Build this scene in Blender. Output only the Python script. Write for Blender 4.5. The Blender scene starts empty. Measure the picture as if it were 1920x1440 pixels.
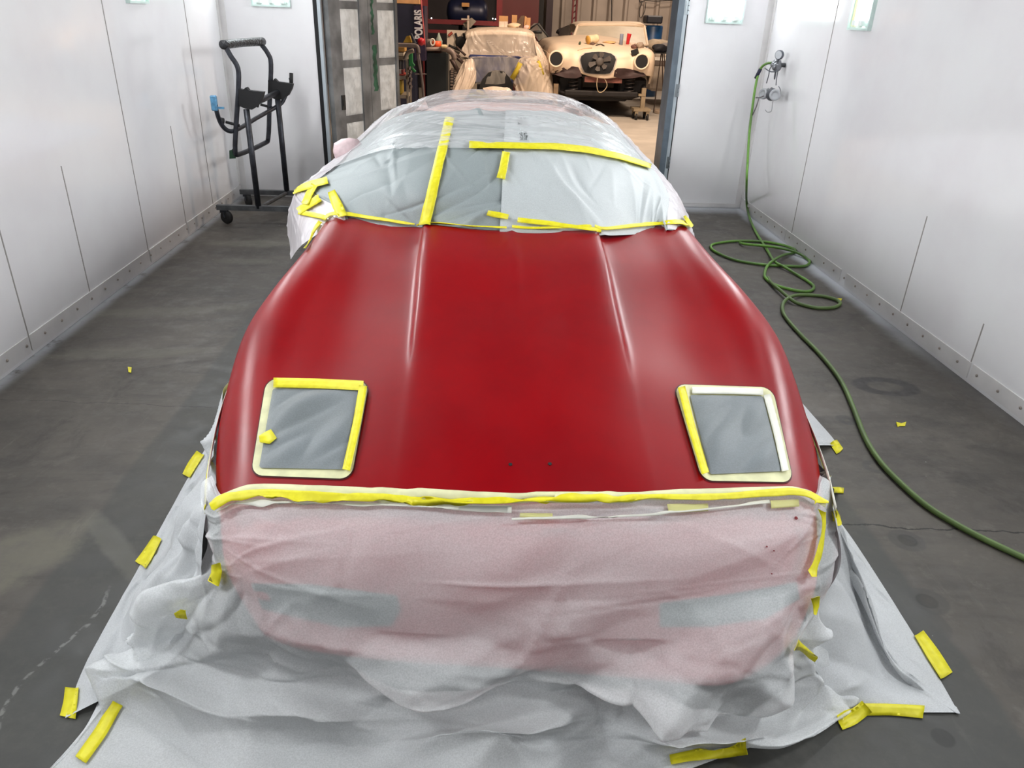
import bpy, math, random
import numpy as np
from mathutils import Vector, Matrix
from mathutils.bvhtree import BVHTree
R_ = math.radians
SC = bpy.context.scene
COL = SC.collection

# ------------------------------------------------------------------ camera
FPX, CX, CY, CAMH = 1401., 960., 720., 1.8
YAW, PITCH, ROLL = R_(2.95), R_(26.4), R_(2.15)
def cam_basis():
    f = np.array([math.sin(YAW)*math.cos(PITCH), math.cos(YAW)*math.cos(PITCH), -math.sin(PITCH)])
    r = np.array([math.cos(YAW), -math.sin(YAW), 0.]); u = np.cross(r, f)
    c, s = math.cos(ROLL), math.sin(ROLL)
    return c*r+s*u, -s*r+c*u, f
CR, CU, CF = cam_basis()
CC = np.array([0, 0, CAMH])
cam = bpy.data.cameras.new('camera'); camo = bpy.data.objects.new('camera', cam); COL.objects.link(camo)
m = Matrix.Identity(4)
for i in range(3):
    m[i][0] = CR[i]; m[i][1] = CU[i]; m[i][2] = -CF[i]; m[i][3] = CC[i]
camo.matrix_world = m
cam.sensor_fit = 'HORIZONTAL'; cam.sensor_width = 36; cam.lens = FPX/1920*36
cam.clip_start = .05; cam.clip_end = 200
SC.camera = camo
def ray(x, y): return CF + CR*(x-CX)/FPX - CU*(y-CY)/FPX
def G(x, y, z=0.): d = ray(x, y); return CC + d*((z-CAMH)/d[2])          # point of the photo on a level plane
def AY(x, y, Y): d = ray(x, y); return CC + d*(Y/d[1])                     # ... on a plane across the room
def AX(x, y, X): d = ray(x, y); return CC + d*(X/d[0])                     # ... on a side wall

# ------------------------------------------------------------------ materials
def lin(c):
    return tuple(((v/255.)/12.92 if v/255. <= .04045 else ((v/255.+.055)/1.055)**2.4) for v in c)
class NT:
    def __init__(s, name):
        s.m = bpy.data.materials.new(name); s.m.use_nodes = True
        s.t = s.m.node_tree; s.t.nodes.clear()
        s.out = s.n('ShaderNodeOutputMaterial')
        s.tc = None
    def n(s, t, **k):
        o = s.t.nodes.new(t)
        for a, b in k.items(): setattr(o, a, b)
        return o
    def set(s, sock, v):
        if isinstance(v, bpy.types.NodeSocket): s.t.links.new(v, sock)
        elif isinstance(v, (tuple, list)) and len(v) == 3 and sock.type == 'RGBA': sock.default_value = (*v, 1)
        else: sock.default_value = v
    def co(s):
        if s.tc is None: s.tc = s.n('ShaderNodeTexCoord')
        return s.tc.outputs['Object']
    def uv(s):
        s.co(); return s.tc.outputs['UV']
    def map(s, scale=(1,1,1), loc=(0,0,0), rot=(0,0,0), src=None):
        o = s.n('ShaderNodeMapping'); s.set(o.inputs[0], src or s.co())
        o.inputs['Scale'].default_value = scale; o.inputs['Location'].default_value = loc; o.inputs['Rotation'].default_value = rot
        return o.outputs[0]
    def noise(s, scale, detail=3, co=None, rough=.5, dist=0):
        o = s.n('ShaderNodeTexNoise'); s.set(o.inputs['Vector'], co or s.co())
        o.inputs['Scale'].default_value = scale; o.inputs['Detail'].default_value = detail
        o.inputs['Roughness'].default_value = rough; o.inputs['Distortion'].default_value = dist
        return o.outputs['Fac']
    def voro(s, scale, co=None, feature='F1'):
        o = s.n('ShaderNodeTexVoronoi', feature=feature); s.set(o.inputs['Vector'], co or s.co())
        o.inputs['Scale'].default_value = scale
        return o.outputs['Distance']
    def math(s, op, a, b=0., c=0., clamp=False):
        o = s.n('ShaderNodeMath', operation=op, use_clamp=clamp)
        s.set(o.inputs[0], a); s.set(o.inputs[1], b)
        if op in ('MULTIPLY_ADD', 'COMPARE', 'SMOOTH_MIN'): s.set(o.inputs[2], c)
        return o.outputs[0]
    def rng(s, v, a, b, c=0., d=1., smooth=True):
        o = s.n('ShaderNodeMapRange', interpolation_type='SMOOTHSTEP' if smooth else 'LINEAR'); s.set(o.inputs[0], v)
        for i, q in enumerate((a, b, c, d)): s.set(o.inputs[i+1], q)
        return o.outputs[0]
    def mix(s, f, a, b):
        o = s.n('ShaderNodeMix', data_type='RGBA'); s.set(o.inputs[0], f); s.set(o.inputs[6], a); s.set(o.inputs[7], b)
        return o.outputs[2]
    def xyz(s, co=None):
        o = s.n('ShaderNodeSeparateXYZ'); s.set(o.inputs[0], co or s.co()); return o.outputs
    def bump(s, h, strength=.3, dist=.01):
        o = s.n('ShaderNodeBump'); s.set(o.inputs['Height'], h); o.inputs['Strength'].default_value = strength
        o.inputs['Distance'].default_value = dist; return o.outputs[0]
    def bsdf(s, color, rough=.5, metal=0., normal=None, **k):
        o = s.n('ShaderNodeBsdfPrincipled'); s.set(o.inputs['Base Color'], color); s.set(o.inputs['Roughness'], rough)
        s.set(o.inputs['Metallic'], metal)
        if normal is not None: s.set(o.inputs['Normal'], normal)
        for a, b in k.items(): s.set(o.inputs[a.replace('_', ' ')], b)
        return o.outputs[0]
    def transp(s, fac, shader):
        t = s.n('ShaderNodeBsdfTransparent'); x = s.n('ShaderNodeMixShader'); s.set(x.inputs[0], fac)
        s.t.links.new(t.outputs[0], x.inputs[1]); s.t.links.new(shader, x.inputs[2]); return x.outputs[0]
    def done(s, shader):
        s.t.links.new(shader, s.out.inputs[0]); return s.m
MC = {}
def simple(name, rgb, rough=.6, metal=0., var=.12, scale=8., bump=0.):
    if name in MC: return MC[name]
    n = NT(name); c = lin(rgb); nz = n.noise(scale, 4)
    col = n.mix(n.rng(nz, .3, .7), tuple(v*(1-var) for v in c), tuple(min(1, v*(1+var)) for v in c))
    nm = n.bump(n.noise(scale*6, 3), bump, .004) if bump else None
    MC[name] = n.done(n.bsdf(col, rough, metal, nm)); return MC[name]

def m_red():
    n = NT('sanded_red_paint')
    c = n.mix(n.rng(n.noise(2.2, 5, rough=.6), .35, .65), lin((140, 3, 13)), lin((129, 4, 14)))
    st = n.noise(5, 4, n.map((1, .25, 1)), .6, .6)
    r = n.rng(st, .3, .7, .29, .38)
    return n.done(n.bsdf(c, r, 0., n.bump(n.noise(420, 2), .03, .001), Specular_IOR_Level=.20))
def m_paper(name, alpha, rgb=(226, 230, 230), rough=.55, low=0.):
    n = NT(name); c = lin(rgb)
    gr = n.noise(240, 3, rough=.8)
    col = n.mix(n.rng(gr, .35, .65), tuple(v*.93 for v in c), tuple(min(1, v*1.03) for v in c))
    cloud = n.noise(3, 3)
    a = n.math('ADD', n.rng(cloud, .3, .7, alpha-.03, alpha+.04), n.rng(gr, .35, .65, -.03, .03), clamp=True)
    if low: a = n.math('ADD', a, n.rng(n.xyz()[2], .32, .02, 0., low), clamp=True)
    nm = n.bump(n.noise(14, 4, rough=.6), .12, .01)
    return n.done(n.transp(a, n.bsdf(col, rough, 0., nm)))
def m_film(name, alpha, rgb=(206, 208, 208), stretch=(3, 16, 6)):
    n = NT(name)
    w = n.noise(1., 4, n.map(stretch), .6, .8)
    a = n.rng(w, .35, .7, alpha-.08, alpha+.12)
    nm = n.bump(w, .28, .02)
    return n.done(n.transp(a, n.bsdf(lin(rgb), .22, 0., nm)))
def m_tape():
    n = NT('yellow_masking_tape')
    c = n.mix(n.rng(n.noise(35, 3), .4, .6), lin((220, 210, 18)), lin((230, 221, 34)))
    return n.done(n.bsdf(c, .5, 0., n.bump(n.noise(60, 3), .1, .003)))
def m_tape_thin(name='sheer_yellow_tape', rgb=(225, 222, 150), a=.8):
    n = NT(name)
    return n.done(n.transp(a, n.bsdf(lin(rgb), .5)))
def m_wall():
    n = NT('glossy_white_booth_wall')
    x, y, z = n.xyz()
    c = n.mix(n.rng(n.noise(1.1, 4, rough=.6), .35, .7), lin((233, 233, 234)), lin((227, 225, 227)))
    sm = n.noise(3, 5, n.map((1, 1, .15)), .7, .5)
    c = n.mix(n.rng(sm, .60, .85, 0, .15), c, lin((196, 198, 200)))
    r = n.rng(n.noise(2.5, 4, n.map((1, 1, .5))), .3, .7, .07, .15)
    nm = n.bump(n.noise(1.2, 2, n.map((1, 1, .35))), .12, .03)
    return n.done(n.bsdf(c, r, 0., nm, Specular_IOR_Level=.6))
def m_floor():
    n = NT('worn_grey_concrete'); x, y, z = n.xyz()
    big = n.noise(.9, 6, rough=.65); fine = n.noise(7, 6, rough=.7); sm = n.noise(2.2, 5, n.map((.5, 2., 1)), .65, 1.)
    c = n.mix(n.rng(big, .3, .7), lin((74, 70, 65)), lin((96, 91, 84)))
    c = n.mix(n.rng(sm, .45, .75, 0, .6), c, lin((56, 54, 52)))
    c = n.mix(n.rng(fine, .50, .72, 0, .6), c, lin((112, 108, 102)))
    scr = n.noise(3., 8, n.map((6, .7, 1), rot=(0, 0, .5)), .75, .4)
    c = n.mix(n.rng(scr, .58, .78, 0, .45), c, lin((128, 124, 116)))
    c = n.mix(n.rng(n.noise(1.6, 7, rough=.75, dist=.8), .5, .68, 0, .55), c, lin((52, 49, 47)))
    # cleaner greenish strip down the middle of the booth
    j = n.math('MULTIPLY', n.math('SUBTRACT', n.noise(3, 3), .5), .06)
    ax = n.math('ABSOLUTE', n.math('ADD', n.math('SUBTRACT', x, .05), j))
    strip = n.rng(ax, 1.50, 1.54, 1., 0.)
    cs = n.mix(n.rng(fine, .35, .7), lin((56, 58, 56)), lin((76, 77, 74)))
    c = n.mix(n.math('MULTIPLY', strip, n.rng(big, .2, .8, .9, .5)), c, cs)
    # white overspray along the foot of the right wall
    dr = n.math('ADD', n.math('SUBTRACT', 2.79, x), n.math('MULTIPLY', n.math('SUBTRACT', n.noise(2.5, 3), .5), .12))
    wr = n.math('MULTIPLY', n.rng(dr, .01, .15, 1., 0.), n.rng(y, 3.6, 5.8, .05, 1.))
    wb = n.math('MULTIPLY', n.math('MULTIPLY', n.rng(n.math('SUBTRACT', 7.94, y), 0., .35, .8, 0.), n.rng(x, 1.2, 2.2)), n.rng(y, 7.95, 7.96, 1, 0))
    dl = n.math('ADD', x, 2.48)
    wl = n.math('MULTIPLY', n.rng(dl, .0, .10, .55, 0.), n.rng(fine, .3, .5))
    c = n.mix(n.math('MAXIMUM', n.math('MAXIMUM', wr, wb), wl), c, lin((196, 200, 206)))
    # cream water mark on the left
    def blob(cx, cy, rx, ry, rot, nsc=6, amt=.5):
        v = n.map((1, 1, 1), (0, 0, 0), (0, 0, 0))
        dx = n.math('SUBTRACT', x, cx); dy = n.math('SUBTRACT', y, cy); cr, sr = math.cos(rot), math.sin(rot)
        u = n.math('DIVIDE', n.math('ADD', n.math('MULTIPLY', dx, cr), n.math('MULTIPLY', dy, sr)), rx)
        w = n.math('DIVIDE', n.math('ADD', n.math('MULTIPLY', dx, -sr), n.math('MULTIPLY', dy, cr)), ry)
        r2 = n.math('SQRT', n.math('ADD', n.math('MULTIPLY', u, u), n.math('MULTIPLY', w, w)))
        return n.math('ADD', r2, n.math('MULTIPLY', n.math('SUBTRACT', n.noise(nsc, 5, rough=.7), .5), amt*2))
    b = blob(-1.66, 2.12, .17, .36, -.55, 5, .55)
    c = n.mix(n.math('MULTIPLY', n.rng(b, .6, 1.05, .55, 0), n.rng(fine, .3, .55, .35, 1)), c, lin((120, 117, 102)))
    b = blob(-1.33, 2.25, .05, .36, .75, 8, .4)
    c = n.mix(n.rng(b, .6, 1.1, .4, 0), c, lin((112, 110, 101)))
    for (bx, by, r1, r2_, ro, am) in ((-2.0, 3.95, .55, .10, .1, .35), (-2.05, 4.6, .6, .10, .2, .3), (-1.9, 6.2, .5, .12, .1, .4), (-1.8, 5.7, .35, .09, .0, .3)):
        b = blob(bx, by, r1, r2_, ro, 4, .6)
        c = n.mix(n.rng(b, .4, 1.1, am, 0), c, lin((120, 118, 106)))
    # wet looking C-shaped mark and round rings on the right
    def ring(cx, cy, rx, ry, th, col, amt, rot=0., ns=9, na=.12):
        nonlocal c
        b = blob(cx, cy, rx, ry, rot, ns, na)
        f = n.rng(n.math('ABSOLUTE', n.math('SUBTRACT', b, 1.)), th*.5, th, amt, 0)
        c = n.mix(f, c, lin(col))
    ring(2.28, 3.66, .14, .09, .42, (52, 50, 50), .85, -.1)
    for (px, py, rr) in ((1, 1, 1),):
        pass
    for q in ((1585, 787, .035), (1590, 790, .03), (1640, 875, .04), (1700, 1013, .05), (1740, 1127, .05), (1735, 1170, .06), (1762, 1382, .045)):
        g = G(q[0], q[1]); ring(g[0], g[1], q[2], q[2], .5, (66, 66, 64), .55)
    for q in ((1768, 1383, .03), (1702, 1013, .035), (1738, 1127, .035)):
        g = G(q[0], q[1]); b = blob(g[0], g[1], q[2], q[2], 0, 9, .1); c = n.mix(n.rng(b, .9, 1.2, .6, 0), c, lin((42, 42, 41)))
    # long cracks
    def crack(y0, xa, xb, w=.004, amt=.8, slope=0., wig=.10):
        nonlocal c
        yy = n.math('ADD', n.math('SUBTRACT', y, n.math('MULTIPLY', x, slope)), n.math('MULTIPLY', n.math('SUBTRACT', n.noise(3.5, 6, rough=.65), .5), wig))
        f = n.rng(n.math('ABSOLUTE', n.math('SUBTRACT', yy, y0)), w*.4, w, amt, 0)
        f = n.math('MULTIPLY', f, n.math('MULTIPLY', n.rng(x, xa, xa+.05), n.rng(x, xb-.1, xb, 1, 0)))
        c = n.mix(f, c, lin((30, 30, 30)))
    crack(2.50, 1.2, 2.5, .006, .85, -.07)
    crack(3.25, -2.6, -1.1, .004, .5, -.05)
    crack(6.6, 1.2, 2.8, .006, .6)
    # dried white drip line on the left
    xx = n.math('ADD', x, n.math('MULTIPLY', n.math('SINE', n.math('MULTIPLY', y, 9.)), .045))
    f = n.rng(n.math('ABSOLUTE', n.math('SUBTRACT', n.math('ADD', xx, n.math('MULTIPLY', n.noise(14, 3), .03)), -1.26)), .003, .010, .75, 0)
    f = n.math('MULTIPLY', f, n.math('MULTIPLY', n.rng(y, 1.2, 1.25), n.rng(y, 1.95, 2.05, 1, 0)))
    c = n.mix(n.math('MULTIPLY', f, n.rng(n.noise(40, 3), .42, .55)), c, lin((128, 128, 125)))
    # paint specks
    v = n.voro(5.5); sz = n.rng(n.noise(2.6, 2), .45, .75, 0., .06, False)
    c = n.mix(n.math('MULTIPLY', n.math('LESS_THAN', v, sz), .75), c, lin((142, 142, 138)))
    v = n.voro(19.); sz = n.rng(n.noise(1.7, 2), .45, .8, 0., .10, False)
    c = n.mix(n.math('MULTIPLY', n.math('LESS_THAN', v, sz), .4), c, lin((134, 134, 130)))
    r = n.rng(fine, .3, .7, .42, .7)
    return n.done(n.bsdf(c, r, 0., n.bump(n.noise(30, 6, rough=.7), .12, .005), Specular_IOR_Level=.35))
RED = m_red(); TAPE = m_tape(); SHEER = m_tape_thin(); WALL = m_wall()
CREAM = simple('cream_fine_line_tape', (214, 213, 168), .55, 0, .10, 20)
CREAMW = simple('white_crepe_edge_tape', (226, 226, 214), .6, 0, .06, 20)
PAPER = m_paper('thin_masking_paper', .52, (243, 246, 247), low=.04)
PAPER_S = m_paper('layered_masking_paper', .90, (204, 207, 209))
PAPER_W = m_paper('windshield_masking_paper', .985, (143, 152, 153))
PAPER_W2 = m_paper('windshield_masking_paper_light', .985, (186, 192, 193))
PAPER_H = m_paper('lamp_masking_paper', .90, (122, 129, 133))
FILM = m_film('clear_masking_film', .40, (236, 237, 238))
FILM_SIDE = m_film('side_masking_film', .80, (238, 232, 236), (10, 6, 2))
DARKM = simple('black_worn_steel', (52, 54, 60), .42, .5, .3, 20, .1)
GREYM = simple('grey_worn_steel', (92, 94, 96), .5, .4, .25, 12, .1)
BLACK = simple('matte_black', (15, 15, 17), .7)
RUBBER = simple('tire_rubber', (34, 33, 33), .75, 0, .15, 30, .2)
OPENING_SHADE = simple('painted_opening_shade', (70, 96, 96), .6)
REDB = simple('red_bumper_plastic', (196, 30, 44), .5, 0, .08, 3)

# ------------------------------------------------------------------ mesh helpers
ORG = {}
def add(name, verts, faces, mat=None, parent=None, org=None, smooth=True, label=None, cat=None, group=None, kind=None, uvs=None, mats=None, midx=None):
    V = np.array(verts, float)
    if parent is not None: o0 = np.array(ORG[parent.name])
    elif org is not None: o0 = np.array(org, float)
    else: o0 = np.array([(V[:,0].min()+V[:,0].max())/2, (V[:,1].min()+V[:,1].max())/2, V[:,2].min()])
    me = bpy.data.meshes.new(name)
    me.from_pydata((V-o0).tolist(), [], [tuple(int(i) for i in f) for f in faces]); me.validate(); me.update()
    ob = bpy.data.objects.new(name, me); COL.objects.link(ob)
    if parent is not None: ob.parent = parent
    else: ob.location = o0
    ORG[ob.name] = tuple(o0)
    for q in (mats or [mat]): me.materials.append(q)
    if midx is not None: me.polygons.foreach_set('material_index', list(midx))
    if smooth: me.polygons.foreach_set('use_smooth', [True]*len(me.polygons))
    tag(ob, label, cat, group, kind); return ob
def tag(ob, label=None, cat=None, group=None, kind=None):
    for k, v in (('label', label), ('category', cat), ('group', group), ('kind', kind)):
        if v: ob[k] = v
    return ob
def thing(name, loc, label, cat, group=None, kind=None):
    o = bpy.data.objects.new(name, None); COL.objects.link(o); o.location = loc; o.empty_display_size = .1
    ORG[o.name] = tuple(loc); return tag(o, label, cat, group, kind)
def copy_tree(o, parent=None, off=(0,0,0)):
    c = o.copy(); COL.objects.link(c)
    for k in ('label', 'group'):
        pass
    if parent is not None: c.parent = parent
    else: c.location = Vector(o.location)+Vector(off)
    for ch in [q for q in bpy.data.objects if q.parent is o]: copy_tree(ch, c)
    return c
class MB:
    def __init__(s): s.v = []; s.f = []
    def raw(s, v, f):
        b = len(s.v); s.v += [tuple(map(float, q)) for q in v]; s.f += [tuple(int(b+i) for i in q) for q in f]; return s
    def box(s, a, b, bev=0., rot=None, piv=None):
        (x0,y0,z0),(x1,y1,z1) = a, b
        if bev <= 0:
            v = [(x,y,z) for z in (z0,z1) for y in (y0,y1) for x in (x0,x1)]
            f = [(0,2,3,1),(4,5,7,6),(0,1,5,4),(2,6,7,3),(0,4,6,2),(1,3,7,5)]
        else:
            e = min(bev, (x1-x0)*.49, (y1-y0)*.49, (z1-z0)*.49)
            v = []; f = []
            def ringp(z, i): return [(x0+i,y0+i+0,z),(x1-i,y0+i,z),(x1-i,y1-i,z),(x0+i,y1-i,z)]
            def oct_(z, i):
                return [(x0+e,y0+i,z),(x1-e,y0+i,z),(x1-i,y0+e,z),(x1-i,y1-e,z),(x1-e,y1-i,z),(x0+e,y1-i,z),(x0+i,y1-e,z),(x0+i,y0+e,z)]
            rows = [oct_(z0, e*.9), oct_(z0+e, 0), oct_(z1-e, 0), oct_(z1, e*.9)]
            for r in rows: v += r
            for k in range(3):
                for i in range(8): f.append((k*8+i, k*8+(i+1)%8, k*8+8+(i+1)%8, k*8+8+i))
            f.append(tuple(range(7,-1,-1))); f.append(tuple(range(24,32)))
        if rot is not None:
            p = Vector(piv if piv else ((x0+x1)/2,(y0+y1)/2,(z0+z1)/2)); M = Matrix.Rotation(rot[0],3,rot[1])
            v = [tuple(M @ (Vector(q)-p)+p) for q in v]
        return s.raw(v, f)
    def tube(s, pts, r, n=10, smooth=0, closed=False, cap=True):
        P = [Vector(p) for p in pts]
        if smooth: P = catmull(P, smooth, closed)
        m_ = len(P); rr = r if hasattr(r, '__len__') else [r]*m_
        if hasattr(r, '__len__') and len(rr) != m_:
            rr = [float(np.interp(i/(m_-1), np.linspace(0,1,len(r)), r)) for i in range(m_)]
        T = []
        for i in range(m_):
            a = P[(i-1)%m_] if closed or i > 0 else P[i]; b = P[(i+1)%m_] if closed or i < m_-1 else P[i]
            t = (b-a); T.append(t.normalized() if t.length > 1e-9 else Vector((0,0,1)))
        up = Vector((0,0,1)) if abs(T[0].z) < .9 else Vector((1,0,0))
        N = (up - T[0]*up.dot(T[0])).normalized(); v = []; f = []
        for i in range(m_):
            if i: N = (N - T[i]*N.dot(T[i])); N = N.normalized() if N.length > 1e-6 else Vector((1,0,0))
            B = T[i].cross(N)
            for k in range(n):
                a = 2*math.pi*k/n; v.append(P[i] + (N*math.cos(a)+B*math.sin(a))*rr[i])
        for i in range(m_ if closed else m_-1):
            j = (i+1)%m_
            for k in range(n): f.append((i*n+k, i*n+(k+1)%n, j*n+(k+1)%n, j*n+k))
        if cap and not closed: f.append(tuple(range(n-1,-1,-1))); f.append(tuple((m_-1)*n+k for k in range(n)))
        return s.raw(v, f)
    def lathe(s, prof, c, axis=(0,0,1), n=24):            # prof: (radius, along axis)
        A = Vector(axis).normalized(); up = Vector((0,0,1)) if abs(A.z) < .9 else Vector((1,0,0))
        N = (up-A*up.dot(A)).normalized(); B = A.cross(N); v = []; f = []; C_ = Vector(c)
        for (r, h) in prof:
            for k in range(n):
                a = 2*math.pi*k/n; v.append(C_+A*h+(N*math.cos(a)+B*math.sin(a))*r)
        for i in range(len(prof)-1):
            for k in range(n): f.append((i*n+k, i*n+(k+1)%n, (i+1)*n+(k+1)%n, (i+1)*n+k))
        f.append(tuple(range(n-1,-1,-1))); f.append(tuple((len(prof)-1)*n+k for k in range(n)))
        return s.raw(v, f)
    def prism(s, poly, axis, a, b):                        # poly in the two other axes, extruded along axis from a to b
        def P(q, h): return {'x':(h,q[0],q[1]),'y':(q[0],h,q[1]),'z':(q[0],q[1],h)}[axis]
        n = len(poly); v = [P(q,a) for q in poly]+[P(q,b) for q in poly]
        f = [tuple(range(n-1,-1,-1)), tuple(range(n,2*n))]+[(i,(i+1)%n,n+(i+1)%n,n+i) for i in range(n)]
        return s.raw(v, f)
    def build(s, name, mat, parent=None, smooth=False, **k): return add(name, s.v, s.f, mat, parent, smooth=smooth, **k)
def catmull(P, sub, closed=False):
    out = []; n = len(P)
    for i in range(n if closed else n-1):
        p0 = P[(i-1)%n] if closed or i else P[0]*2-P[1]; p1 = P[i]; p2 = P[(i+1)%n]
        p3 = P[(i+2)%n] if closed or i+2 < n else P[-1]*2-P[-2]
        for k in range(sub):
            t = k/sub
            out.append(.5*((2*p1)+(p2-p0)*t+(2*p0-5*p1+4*p2-p3)*t*t+(3*p1-p0-3*p2+p3)*t**3))
    if not closed: out.append(P[-1])
    return out
def crm(A, t):
    # catmull interpolation of array A (n,...) at params t in 0..n-1
    A = np.asarray(A, float); n = len(A); t = np.clip(np.asarray(t, float), 0, n-1-1e-9); i = t.astype(int); f = (t-i)
    E = np.concatenate([2*A[:1]-A[1:2], A, 2*A[-1:]-A[-2:-1]]); sh = (-1,)+(1,)*(A.ndim-1); f = f.reshape(sh)
    p0, p1, p2, p3 = E[i], E[i+1], E[i+2], E[i+3]
    return .5*((2*p1)+(p2-p0)*f+(2*p0-5*p1+4*p2-p3)*f**2+(3*p1-p0-3*p2+p3)*f**3)
def loft(ctrl, nu, nv):
    A = np.asarray(ctrl, float)                       # rows v, cols u
    B = crm(A, np.linspace(0, A.shape[0]-1, nv)); B = np.swapaxes(B, 0, 1)
    B = crm(B, np.linspace(0, A.shape[1]-1, nu)); return np.swapaxes(B, 0, 1)     # nv,nu,3
def gfaces(nv, nu, flip=False):
    f = [(j*nu+i, j*nu+i+1, (j+1)*nu+i+1, (j+1)*nu+i) for j in range(nv-1) for i in range(nu-1)]
    return [q[::-1] for q in f] if flip else f
def gnormals(P):
    du = np.gradient(P, axis=1); dv = np.gradient(P, axis=0); N = np.cross(du, dv)
    return N/np.maximum(np.linalg.norm(N, axis=2, keepdims=True), 1e-9)
def creases(nv, nu, su, sv, seed, count, amp, length=(.15,.5), width=(.01,.05), ang=None, spread=math.pi):
    rg = np.random.RandomState(seed); V, U = np.meshgrid(np.linspace(0, sv, nv), np.linspace(0, su, nu), indexing='ij'); H = np.zeros((nv, nu))
    for _ in range(count):
        cx, cy = rg.rand()*su, rg.rand()*sv; a = (rg.rand()-.5)*spread + (ang if ang is not None else 0)
        L = rg.uniform(*length); w = rg.uniform(*width); s = amp*rg.uniform(.3, 1)*(1 if rg.rand() < .6 else -1)
        dx, dy = U-cx, V-cy; l = dx*math.cos(a)+dy*math.sin(a); d = -dx*math.sin(a)+dy*math.cos(a)
        wl = w*np.maximum(.2, 1+1.2*np.clip(l/L, -1, 1)); k = rg.uniform(.25, 1)
        pr = np.where(d > 0, np.exp(-np.abs(d)/wl), np.exp(-np.abs(d)/(wl*k)))
        H += s*pr*np.clip(1-(l/L)**2, 0, 1)
    return H
def facets(nv, nu, su, sv, seed, n, amp, freq=(1.5, 5.)):
    # crumpled planes: sum of warped triangle waves, each living in its own area
    rg = np.random.RandomState(seed); V, U = np.meshgrid(np.linspace(0, sv, nv), np.linspace(0, su, nu), indexing='ij'); H = np.zeros((nv, nu))
    for _ in range(n):
        a = rg.rand()*math.pi; f = rg.uniform(*freq); p = rg.rand()*9
        b_ = a+rg.uniform(.5, 1.4); g = rg.uniform(.3, 1.1)*f
        x = (U*math.cos(a)+V*math.sin(a))*f+p; y = (U*math.cos(b_)+V*math.sin(b_))*g
        x = x+.35*np.abs((y % 2)-1)
        t = 1-2*np.abs((x % 2)-1)
        cx, cy, r = rg.rand()*su, rg.rand()*sv, rg.uniform(.2, .5)
        e = np.clip(1.3-np.hypot(U-cx, V-cy)/r, 0, 1)
        H += amp*rg.uniform(.4, 1)*t*e/f*2.
    return H
def proj(p):
    d = np.array(p, float)-CC; z = d@CF; return (CX+FPX*(d@CR)/z, CY-FPX*(d@CU)/z)
BV = []
def reg(ob):
    ob_o = np.array(ORG[ob.name]) if ob.parent is None else np.array(ORG[ob.parent.name])
    vs = [tuple(np.array(v.co)+ob_o) for v in ob.data.vertices]
    BV.append((ob.name, BVHTree.FromPolygons(vs, [tuple(p.vertices) for p in ob.data.polygons]))); return ob
def orient(A, ref=None):
    N = gnormals(A); j, i = A.shape[0]//3, A.shape[1]//2; r = (CC if ref is None else ref)-A[j, i]
    return N*(1. if N[j, i] @ r > 0 else -1.)
def hit(x, y, names=None, off=.004):
    d = Vector(ray(x, y)).normalized(); best = None
    for nme, b in BV:
        if names and not any(nme.startswith(q) for q in names): continue
        r = b.ray_cast(Vector(CC), d)
        if r[0] is not None and (best is None or r[3] < best[1]): best = (r[0], r[3], r[1])
    if best is None: return None
    nn = best[2] if best[2].dot(d) < 0 else -best[2]
    return np.array(best[0]) + np.array(nn)*off
def tape(path, w, parent, names=None, off=.005, mat=None, name='tape_strip', step=9, floorz=.004, solid=.0012):
    """a strip of tape laid along points of the photo on the surface found there; w = width in photo pixels (or pair)"""
    P = [np.array(p, float) for p in path]; seg = []
    for a, b in zip(P[:-1], P[1:]):
        k = max(1, int(np.linalg.norm(b-a)/step)); seg += [a+(b-a)*t/k for t in range(k)]
    seg.append(P[-1]); n = len(seg); ws = np.interp(np.linspace(0,1,n), np.linspace(0,1,len(w)), w) if hasattr(w, '__len__') else [w]*n
    rows = []; last = None
    for k_ in range(n):
        h = hit(seg[k_][0], seg[k_][1], names, off)
        if h is not None: last = float((h-CC) @ CF); break
    for i in range(n):
        t = seg[min(i+1, n-1)]-seg[max(i-1, 0)]; t = t/max(np.linalg.norm(t), 1e-9); nn = np.array([-t[1], t[0]]); r = []
        for s in (-.5, -.17, .17, .5):
            q = seg[i]+nn*s*ws[i]; h = hit(q[0], q[1], names, off)
            if h is None and names and ('film_sheet' in names or 'front_clip' in names):
                e_ = ray(q[0], q[1]); h = CC+e_*(last if last else 3.5)
            elif h is None: h = G(q[0], q[1], floorz)
            else: last = float((h-CC) @ CF)
            r.append(h)
        rows.append(r)
    A = np.array(rows)
    if n > 4:      # smooth out jumps
        B = A.copy(); B[1:-1] = (A[:-2]+2*A[1:-1]+A[2:])/4; A = B
    V = A.reshape(-1, 3); f = gfaces(n, 4)
    N = gnormals(A).reshape(-1, 3)
    sgn = np.sign((N*(CC-V)).sum(1, keepdims=True)); N = N*sgn
    V2 = np.concatenate([V, V+N*solid]); k = len(V)
    F = f + [tuple(i+k for i in q)[::-1] for q in f]
    for i in range(n-1): F += [(i*4, (i+1)*4, (i+1)*4+k, i*4+k), (i*4+3, i*4+3+k, (i+1)*4+3+k, (i+1)*4+3)]
    F += [(0,1,1+k,k),(1,2,2+k,1+k),(2,3,3+k,2+k)]; e = (n-1)*4; F += [(e+1,e,e+k,e+1+k),(e+2,e+1,e+1+k,e+2+k),(e+3,e+2,e+2+k,e+3+k)]
    return add(name, V2, F, mat or TAPE, parent)
EXPO = .38
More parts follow.
